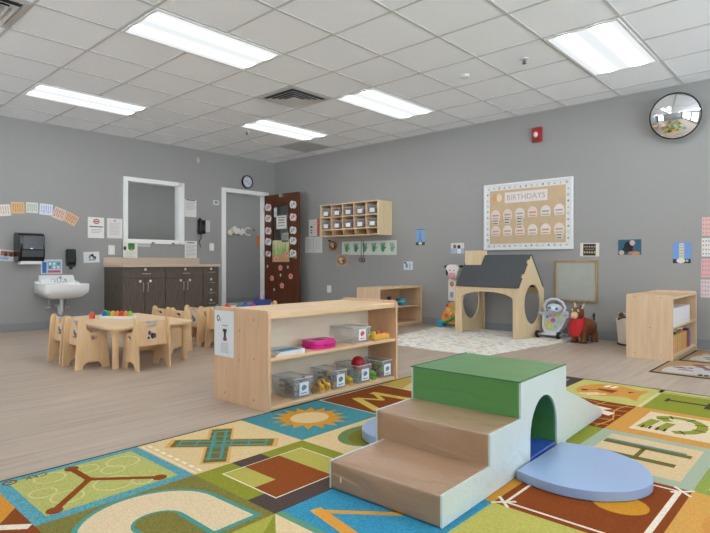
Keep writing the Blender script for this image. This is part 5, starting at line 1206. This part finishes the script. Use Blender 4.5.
def trinket(x, y, z, r, col, label, group, kind=None):
    k = kind if kind is not None else shape_n[0] % 4; shape_n[0] += 1
    b = MB().at(T(x, y, z) @ RZ(random.uniform(0, 3)) @ RX(random.uniform(-.4, .4)))
    if k == 0: b.ball((0,0,0), r, 12, 8)
    elif k == 1: b.box(-r*.9, r*.9, -r*.7, r*.7, -r*.6, r*.6)
    elif k == 2: b.tube([(r*math.cos(t_)*.9, r*math.sin(t_)*.9, 0) for t_ in [2*PI*i_/12 for i_ in range(12)]], r*.32, 6, True)
    elif k == 3: b.cyl((-r, 0, 0), (r, 0, 0), r*.5, n=12).ball((r, 0, 0), r*.6, 10, 6)
    o = b.build('small_toy', mat(col, .4, .08), None, .002 if k == 1 else 0, loc=(x, y, z)); tag(o, label, 'toy', group)
XF = SX1-.03; ZB = .0305
def ypx(px, X=XF): return onX(px, 380, X).y
bins = [(ypx(294.5), ypx(312.8), 'first clear bin from the left on the bottom shelf, filled with grey things', ['#6d6a6a', '#8a8c90', '#5a4a44', '#9aa0a6', '#7d7468'], 'grey odds and ends in the first clear bin on the bottom shelf'),
        (ypx(334), ypx(347), 'second clear bin from the left on the bottom shelf, with yellow and blue toys', ['#e0b23a', '#3f5fae', '#5a7a3c', '#e8c65a', '#4a6ad0', '#d9a840'], 'yellow and blue toys in the second clear bin on the bottom shelf'),
        (ypx(358.5), ypx(371.5), 'third clear bin from the left on the bottom shelf, with teal and yellow toys', ['#4fb59a', '#d9c33a', '#7a8fd0', '#3fa58a', '#e0c84a'], 'teal and yellow toys in the third clear bin on the bottom shelf'),
        (ypx(388), min(ypx(396.5), SY1-.03), 'clear bin at the right end of the bottom shelf, with red and green toys', ['#c8364a', '#3f9a4a', '#3a6ab0', '#7fc04a', '#d06a7a'], 'red and green toys in the last clear bin on the bottom shelf')]
for k, (ya, yb, lb, cs, gl) in enumerate(bins):
    w_ = abs(yb-ya); w_ = max(w_, .115); yc = (ya+yb)/2 if k < 3 else SY1-.03-w_/2
    dxx = .225; hh = .125
    bin_((XF, yc, ZB), dxx, w_, hh, lb, 'clear bins on the bottom shelf')
    random.seed(20+k); iw = w_/2*.9-.024
    for q in range(24 if k != 2 else 16):
        lay = q//8; fx = XF-.038-((q % 8)//2)*.046; r = random.uniform(.0165, .0185)
        fy = yc+(-.5+q % 2)*iw*1.15+random.uniform(-.003, .003)
        trinket(fx, fy, ZB+.026+lay*.033, r, cs[q % len(cs)], gl, gl)
# loose things on the bottom shelf
rb = thing('toy_ball', 'large red ball lying on top of the third clear bin', 'ball', (5.335, -3.594, ZB+.078)); 
MB().ball((0, 0, .05), .05, 24, 16).build('ball', mat('#b3202e', .3, .02), rb); MB().tube([(.0505*math.cos(t_), .0505*math.sin(t_), .05) for t_ in [2*PI*i_/32 for i_ in range(32)]], .0015, 6, True).build('seam', mat('#8c1824', .4), rb)
def animal_toy(loc, col, label, s=1.0, rz=0):
    """little plastic animal: body, head, four legs"""
    c = thing('toy_animal', label, 'toy', loc, rz, 'little plastic animals on the bottom shelf')
    MB().ball((0, 0, .035*s), (.016*s, .030*s, .015*s), 12, 8).ball((0, .034*s, .052*s), (.011*s, .014*s, .012*s), 10, 8).tube([(0, .02*s, .04*s), (0, .03*s, .052*s)], .008*s, 8).build('body', mat(col, .4), c)
    for sx in (-1, 1):
        for sy in (-1, 1): MB().cyl((sx*.009*s, sy*.018*s, .0), (sx*.009*s, sy*.018*s, .03*s), .0045*s, n=8).build('leg', mat(col, .4), c)
animal_toy((XF-.06, -4.065, ZB), '#8a6a3c', 'brown toy animal standing right of the first bin', 1.2, 1.5)
animal_toy((XF-.03, -4.010, ZB), '#e2b545', 'yellow toy animal standing between the first and second bins', 1.1, 1.2)
animal_toy((XF-.15, -4.010, ZB), '#5560a8', 'blue toy animal behind the yellow one, left of the second bin', 1.3, 1.6)
animal_toy((XF-.05, -3.938, ZB), '#e6bd4a', 'yellow toy animal close to the second bin label', 1.1, 1.45)
animal_toy((XF-.05, -3.722, ZB), '#dcc23c', 'yellow toy animal between the second and third bins', 1.1, 1.6)
animal_toy((XF-.05, -3.482, ZB), '#79b838', 'lime green toy animal between the third and last bins', 1.3, 1.5)
animal_toy((XF-.15, -3.480, ZB), '#d04a4a', 'red toy animal behind the lime green one', 1.3, 1.6)
# middle shelf
ZM = .3155
bk = thing('paper_stack', 'stack of white and blue booklets at the left of the middle shelf', 'booklets', (5.33, -4.30, ZM)); 
for k, (c_, z) in enumerate((('#e8e6e0', 0), ('#e6e9ec', .009), ('#dfe6ea', .018))): MB().at(RZ(.05*k-.05)).box(-.075, .085, -.105+.01*k, .12, z, z+.008).build('booklet', mat(c_, .6), bk, .001)
MB().at(RZ(.05)).box(.0, .087, -.08, .09, .0262, .0275).build('booklet', mat('#5a8fb8', .5), bk)
pk = thing('play_case', 'bright pink plastic play case on the middle shelf', 'toy case', (5.325, -3.965, ZM), 0)
pout = spline([(-.075,-.085),(-.02,-.112),(.05,-.105),(.08,-.06),(.08,.05),(.05,.095),(-.02,.105),(-.075,.08)], 5)
MB().prism(pout, 0, .024).build('base', mat('#d81f8c', .3), pk, .008, seg=3); MB().prism([(x*.98, y*.98) for x, y in pout], .026, .052).build('lid', mat('#e22c98', .3), pk, .014, seg=3)
MB().tube([(.072, -.03, .026), (.094, -.03, .026), (.098, 0, .026), (.094, .03, .026), (.072, .03, .026)], .006, 8).build('handle', mat('#c9187c', .3), pk); MB().box(-.02, .03, -.05, .02, .052, .054).build('sticker', mat('#6a4a4a', .5), pk)
c = bin_((XF, (ypx(353.5)+ypx(370.5))/2, ZM), .215, abs(ypx(370.5)-ypx(353.5)), .108, 'empty clear bin with a red picture label on the middle shelf', None, '#e6e8ea', '#c0505a')
yb = thing('toy_instrument', 'yellow toy keyboard with coloured knobs at the right of the middle shelf', 'toy', (5.35, -3.395, ZM))
MB().prism([(-.07,-.09),(.05,-.09),(.05,.085),(-.07,.085)], 0, .04).build('case', mat('#e0ac4c', .4), yb, .01, seg=3)
for x, y, col in ((-.03,-.05,'#7fb040'),(.01,-.01,'#d8503a'),(-.03,.03,'#e07a3a'),(.02,.05,'#d8503a'),(-.01,-.03,'#cfd860')): MB().cyl((x, y, .04), (x, y, .054), .018, .014).build('knob', mat(col, .4), yb)
# back shelf contents
tp = thing('toy_pot', 'teal blue toy pot on the small shelf by the wall', 'toy', (3.22, -.335, .2832)); MB().lathe([(0,0),(.06,.002),(.075,.03),(.078,.075),(.07,.095),(.066,.095),(.070,.07),(.066,.03),(0,.01)], n=24).build('bowl', mat('#2fa3c8', .35), tp); MB().lathe([(.07,.045),(.079,.048),(.080,.06),(.07,.063)], n=24, caps=False).build('band', mat('#cdb45a', .4), tp)
MB().tube([(.07,.03,.07),(.09,.06,.075),(.06,.085,.07)], .006, 8).build('handle', mat('#2a90b4', .35), tp)
bx = thing('toy_box', 'low pink grey box on the small shelf by the wall', 'box', (3.23, -.655, .2832)); MB().box(-.08, .08, -.17, .12, 0, .055).build('box_body', mat('#b39aa0', .5), bx, .004); MB().box(-.083, .083, -.173, .123, .05, .062).build('lid', mat('#c4abae', .5), bx, .003)
tt_ = thing('toy_figure', 'dark purple toy figure on top of the pink grey box', 'toy', (3.23, -.62, .3455)); MB().lathe([(0,0),(.035,.0),(.03,.025),(.015,.04),(.012,.055),(0,.06)], n=18).build('base', mat('#4a2a6a', .4), tt_); MB().tube([(0,-.04,.045),(0,-.02,.062),(0,.02,.062),(0,.04,.045)], .009, 8).build('handle', mat('#5a2f5a', .4), tt_)

# ================================================================ PLAYHOUSE
ph_ = thing('playhouse', 'birch toddler playhouse with a dark slate roof on the pale rug', 'playhouse', (4.738, -.352, .008), math.radians(-8))
hw, hd_ = .455, .277; eav = .590; rid = .962; he = .240; tp_ = .018
gab = [(-hd_, 0), (hd_, 0), (hd_, eav-.02), (he, eav), (0, rid), (-he, eav), (-hd_, eav-.02)]
for x in (-hw, hw-tp_): MB().prism(gab, x, x+tp_, [ell(.03, .385, .165, .23, 32)], 'YZ').build('gable_panel', BIRCH, ph_, .003)
fa_ = [(-hw+tp_, 0), (-hw+.085, 0), (-hw+.085, .44)]+[(-(hw-.085)*math.cos(PI*k/12)*1.0, .44+.085*math.sin(PI*k/12)) for k in range(1, 12)]+[(hw-.085, .44), (hw-.085, 0), (hw-tp_, 0), (hw-tp_, eav), (-hw+tp_, eav)]
MB().prism(fa_, -he-.005, -he-.005+tp_, (), 'XZ').build('front_panel', BIRCH, ph_, .002)
fb_ = [(-hw+tp_, 0), (-hw+.05, 0), (-hw+.05, .50), (hw-.05, .50), (hw-.05, 0), (hw-tp_, 0), (hw-tp_, eav), (-hw+tp_, eav)]
MB().prism(fb_, hd_-tp_, hd_, (), 'XZ').build('back_frame', BIRCH, ph_, .002)
SLATE = mat('#45484c', .55, .05, 20); sl = math.atan2(rid-eav, he)
def roofp(sg):
    b = MB(); n_ = Vector((0, -sg*math.sin(sl), math.cos(sl))); a = Vector((0, -sg*(he+.01), eav-.01*math.tan(sl))) ; r_ = Vector((0, 0, rid))
    if sg > 0: a = Vector((0, -(he+.01), eav-.01*math.tan(sl)))
    else: a = Vector((0, he+.01, eav-.01*math.tan(sl)))
    x0, x1 = -hw-.004, hw+.002
    vs = [Vector((x0,0,0))+a, Vector((x1,0,0))+a, Vector((x1,0,0))+r_, Vector((x0,0,0))+r_]
    nn = Vector((0, -sg*math.sin(sl), math.cos(sl))) if True else None
    vs2 = [v+nn*.016 for v in vs]; b.add(vs+vs2, [(3,2,1,0),(4,5,6,7),(0,1,5,4),(1,2,6,5),(2,3,7,6),(3,0,4,7)]); return b
roofp(1).build('roof_panel', SLATE, ph_, .002); roofp(-1).build('roof_panel', SLATE, ph_, .002)
tb_ = MB()
for s_ in (.3, .75): p_ = Vector((hw+.001, -he*(1-s_), eav+(rid-eav)*s_+.012)); tb_.at(T(*p_) @ RX(sl)).box(-.012, .004, -.025, .025, -.004, .010)
tb_.build('tenon', mat('#d9c29a', .5), ph_, .002)
MB().box(-.44, -.19, -.095, .03, .80, 1.025).build('chimney', BIRCH, ph_, .003)

# ================================================================ TOYS BY THE WALL
# cow walker
cw = thing('cow_activity_toy', 'tall activity toy with a white cow head beside the playhouse', 'toy', (3.985, -.2, .0085))
WHP = mat('#e9e3e0', .4, .02)
MB().prism(rrect(-.055, .06, .36, .66, .03), -.02, .02, [ell(.0, .44, .028, .045, 18)], 'XZ').build('tower_panel', WHP, cw, .006)
MB().prism(ell(.005, .585, .03, .035, 18), -.028, -.02, (), 'XZ').build('spinner', mat('#c08a5a', .4), cw, .003)
cwh = MB().prism(spline([(.0,.64),(.045,.67),(.065,.73),(.085,.775),(.05,.81),(0,.815),(-.05,.81),(-.08,.775),(-.055,.73),(-.04,.67)], 4), -.035, .015, (), 'XZ').build('cow_head', WHP, cw, .012, seg=3)
cwh.matrix_parent_inverse = T(.02, 0, -.13) @ Matrix.Diagonal((1.2, 1.2, 1.2, 1)) @ T(0, 0, 0)
q = MB().ball((0, -.04, .69), (.045, .02, .035), 14, 10).build('snout', mat('#dc9ca4', .4), cwh); q.matrix_parent_inverse = Matrix()
MB().ball((-.028, -.038, .75), .007, 8, 6).ball((.022, -.038, .75), .007, 8, 6).build('eye', DARK, cwh)
MB().ball((-.095, -.01, .79), (.03, .012, .016), 10, 6).ball((-.085, -.01, .73), (.013, .012, .04), 10, 6).ball((.10, -.01, .795), (.03, .012, .014), 10, 6).build('ear', mat('#3a3234', .6), cwh)
MB().cyl((-.03, -.03, .33), (-.03, .03, .33), .032).build('knob', mat('#4a86c0', .4), cw, .004)
MB().prism(spline([(-.14,.09),(-.10,.22),(-.02,.33),(.08,.35),(.12,.25),(.10,.08),(0,.05)], 4), -.05, .05, (), 'XZ').build('play_panel', mat('#e2a05c', .4, .08), cw, .01)
for x, z, r, col in ((-.07,.16,.032,'#e8722c'),(-.02,.24,.028,'#e8c45a'),(.03,.14,.03,'#e06a30'),(.05,.28,.025,'#a8c050'),(-.045,.30,.02,'#c2452f'),(.015,.2,.02,'#f0dfc0')): MB().prism(ell(x, z, r, r, 8), -.065, -.05, (), 'XZ').build('gear', mat(col, .4), cw, .004)
MB().tube([(-.16,-.06,.05),(-.05,-.06,.08),(.06,-.06,.14),(.12,-.06,.2)], .018, 10).build('arm', mat('#2f9a4a', .4), cw, 0)
for x in (-.165, .14):
    MB().cyl((x, -.075, .05), (x, -.035, .05), .05).cyl((x, .035, .05), (x, .075, .05), .05).cyl((x, -.04, .05), (x, .04, .05), .012).build('wheel', mat('#3aa3cf', .35), cw, .006)
MB().tube([(.10,-.05,.30),(.15,-.05,.22),(.19,-.05,.16),(.21,-.05,.17)], .02, 10).build('curved_rail', mat('#1f7a3a', .4), cw); MB().ball((.12, -.05, .37), .035, 14, 10).build('bead', mat('#3f78c8', .35), cw)
MB().tube([(.06,0,.42),(.12,0,.47),(.17,0,.44),(.16,0,.39)], .012, 8).build('handle', mat('#d9c9d2', .4), cw)

# robot push walker
rw = thing('robot_walker', 'white and grey robot push walker with blue eyes and black wheels', 'toy', (5.385, -.27, .0085), math.radians(2)); rw.scale = (1.06, 1.06, 1.0); RWm = mat('#dcdde6', .35, .02); tlt = RX(math.radians(-12))
sh = spline([(-.115,.275),(0,.285),(.13,.275),(.135,.20),(.10,.10),(.045,.035),(-.07,.03),(-.115,.09),(-.125,.20)], 4)
MB().at(tlt @ T(0, .02, .02)).prism(sh, -.05, .03, (), 'XZ').build('body', RWm, rw, .015, seg=3)
MB().at(tlt @ T(0, .02, .02)).prism([(x*.78, .155+(z-.155)*.78) for x, z in sh], -.056, -.05, (), 'XZ').build('activity_panel', mat('#c3cbb8', .4, .02), rw, .003)
for x, z, r, col in ((-.03,.235,.02,'#e08aa8'),(.02,.24,.018,'#7fc07a'),(.065,.235,.016,'#e0b05a'),(.0,.18,.026,'#c04a9a'),(-.065,.215,.016,'#5a7ac0'),(.06,.17,.024,'#a8c6c0'),(-.03,.105,.028,'#d8d84a'),(.03,.10,.018,'#8fb8d8'),(-.06,.15,.018,'#e8c84a')): MB().at(tlt @ T(0, .02, .02)).prism(ell(x, z, r, r, 12), -.064, -.056, (), 'XZ').build('button', mat(col, .4), rw, .003)
hdm = T(.02, .0, .340) @ RY(math.radians(6)) 
MB().at(hdm).ball((0, 0, 0), (.085, .055, .058), 24, 16).build('head', RWm, rw)
fcp = MB().at(hdm).ball((0, -.012, 0), (.074, .045, .046), 20, 12).build('face', mat('#e9eaf2', .3, .01), rw)
for s_ in (-1, 1): MB().at(hdm).ball((s_*.038, -.05, .006), (.02, .01, .016), 14, 8).build('eye', mat('#2f8fc8', .3), rw)
MB().at(hdm).tube([(-.018,-.056,-.024),(0,-.058,-.030),(.018,-.056,-.024)], .0025, 6).build('mouth', mat('#7a8090', .4), rw)
MB().tube([(-.08, .0, .31), (-.095, 0, .36), (-.07, 0, .42), (-.02, 0, .448), (.04, 0, .45), (.10, 0, .42), (.135, 0, .36), (.12, 0, .31)], .014, 12).build('push_handle', RWm, rw)
MB().ball((.155, 0, .285), (.03, .03, .035), 14, 10).ball((-.14, 0, .275), (.025, .03, .03), 14, 10).tube([(.155,0,.285),(.175,-.02,.235)], .018, 8).build('arm', mat('#bfc3d0', .4), rw)
MB().tube([(-.11, -.06, .045), (.11, -.06, .045)], .010, 8).box(-.1, .1, -.055, .08, .03, .06).tube([(-.13,.10,.035),(.13,.10,.035)], .009, 8).build('axle', RWm, rw, .004)
for x in (-.145, .085):
    w1 = MB().cyl((x-.016, -.06, .040), (x+.016, -.06, .040), .040, n=24).build('wheel', mat('#1f1f24', .6), rw, .006); MB().cyl((x-.019, -.06, .04), (x+.019, -.06, .04), .018, n=16).build('hub', mat('#c9ccd6', .4), w1)
# hopper donkey
dk_ = thing('hopper_donkey', 'brown inflatable donkey hopper wearing a red bandana', 'toy animal', (5.755, -.30, 0), math.radians(-12)); BR = mat('#7e4f2b', .45, .04)
b = MB()
b.ball((0, .04, .165), (.098, .15, .10)); b.ball((0, -.07, .18), (.088, .085, .10)); b.ball((0, -.11, .26), (.055, .055, .09)); b.ball((0, -.13, .335), (.062, .064, .062))
for sx in (-1, 1):
    b.ball((sx*.05, -.10, .07), (.036, .036, .085)); b.ball((sx*.05, -.105, .02), (.04, .045, .022)); b.ball((sx*.055, .11, .07), (.036, .036, .085)); b.ball((sx*.055, .105, .02), (.04, .045, .022))
body = b.build('body', BR, dk_); m_ = body.modifiers.new('remesh', 'REMESH'); m_.mode = 'VOXEL'; m_.voxel_size = .008; m_.use_smooth_shade = True
s_ = body.modifiers.new('smooth', 'SMOOTH'); s_.iterations = 8; s_.factor = .5
MB().ball((0, -.195, .305), (.044, .038, .041), 16, 12).build('muzzle', mat('#e0bf98', .45, .02), dk_)
MB().ball((-.015, -.231, .315), .004, 8, 6).ball((.015, -.231, .315), .004, 8, 6).build('nostril', DARK, dk_)
for sx in (-1, 1):
    MB().tube([(sx*.038, -.11, .375), (sx*.052, -.10, .41), (sx*.062, -.095, .44)], [.012, .014, .005], 10).build('ear', mat('#d9c3a8', .5), dk_)
    MB().ball((sx*.036, -.178, .358), (.012, .008, .014), 10, 8).build('eye', mat('#f0ece4', .3), dk_); MB().ball((sx*.038, -.186, .358), (.005, .004, .007), 8, 6).build('pupil', DARK, dk_)
    MB().lathe([(0,0),(.041,.0),(.042,.014),(.034,.02),(0,.02)], (sx*.05, -.105, 0), 18).lathe([(0,0),(.041,.0),(.042,.014),(.034,.02),(0,.02)], (sx*.055, .105, 0), 18).build('hoof', mat('#4a2f1c', .5), dk_)
MB().tube([(0, -.075, .40), (0, -.05, .37), (0, -.04, .32), (0, -.03, .27)], [.012, .018, .018, .01], 8).build('mane', mat('#4a3324', .7), dk_)
MB().tube([(0, .16, .20), (0, .195, .235), (0, .19, .27)], .009, 8).ball((0, .188, .285), (.015, .015, .025), 10, 8).build('tail', mat('#3a3230', .6), dk_)
bd_ = MB(); vs = []; fs = []; nu, nv = 14, 8
for j_ in range(nv+1):
    v_ = j_/nv
    for i_ in range(nu+1):
        a = -1.35+2.7*i_/nu; wd = 1-.72*v_**1.8
        rx_ = .078+.034*v_; x = math.sin(a*wd)*(rx_+.004); y = -.112-math.cos(a*wd)*(.070+.03*math.sin(v_*2.2)); vs.append((x, y, .272-.20*v_+.012*math.sin(i_*1.7)*v_))
for j_ in range(nv):
    for i_ in range(nu): o_ = j_*(nu+1)+i_; fs.append((o_, o_+1, o_+nu+2, o_+nu+1))
o = bd_.add(vs, fs).build('bandana', mat('#c4232c', .7, .12, 90), dk_); sm = o.modifiers.new('solid', 'SOLIDIFY'); sm.thickness = .004
MB().tube([(.074*math.cos(t_), -.112+.072*math.sin(t_), .270) for t_ in [2*PI*i_/20 for i_ in range(20)]], .008, 8, True).build('collar', mat('#b81f28', .7, .1, 90), dk_)
# laundry basket with plush behind the bookshelf
hb = thing('cloth_hamper', 'cream canvas hamper half hidden behind the bookshelf', 'basket', (6.21, -.21, 0))
vs = []; n_ = 32; prof = [(.115, 0), (.125, .02), (.13, .12), (.135, .22), (.142, .28), (.136, .28), (.128, .2), (.12, .02), (.0, .02)]
b = MB(); rows = []
for r, z in prof:
    for k in range(n_): a = 2*PI*k/n_; rr = r*(1+.05*math.sin(5*a+z*14)*min(1, z*6)); vs.append((rr*math.cos(a), rr*math.sin(a), z+(.018*math.sin(3*a) if z > .25 else 0)))
fs = [tuple(range(n_-1, -1, -1))]+[(i_*n_+k, i_*n_+(k+1)%n_, (i_+1)*n_+(k+1)%n_, (i_+1)*n_+k) for i_ in range(len(prof)-1) for k in range(n_)]
MB().add(vs, fs).build('fabric_body', mat('#d9cdbb', .85, .05, 14), hb); MB().tube([(.1275*math.cos(t_), .1275*math.sin(t_), .012) for t_ in [2*PI*i_/32 for i_ in range(32)]], .010, 8, True).build('base_band', mat('#4a3c38', .7), hb)
for k, (x, y, z, r, col, lb) in enumerate(((-.075, -.045, .27, .045, '#5f4034', 'dark brown plush toy on top of the cream hamper'), (.03, -.06, .25, .045, '#a8562f', 'rust coloured plush toy in the cream hamper'), (-.03, .06, .255, .045, '#8a8278', 'grey plush toy in the back of the cream hamper'))):
    pt = thing('plush_toy', lb, 'plush toy', (6.21+x, -.21+y, z), 0, 'plush toys in the hamper'); MB().ball((0,0,.0), r, 14, 10).build('body', mat(col, .95, .15, 60, bump=.4), pt); MB().ball((-.01,0,r*1.1), r*.55, 12, 8).build('head', mat(col, .95, .15, 60, bump=.4), pt)
    MB().ball((-.035, 0, r*1.55), r*.2, 8, 6).ball((.02, 0, r*1.55), r*.2, 8, 6).build('ear', mat('#cfc4b4', .95), pt)
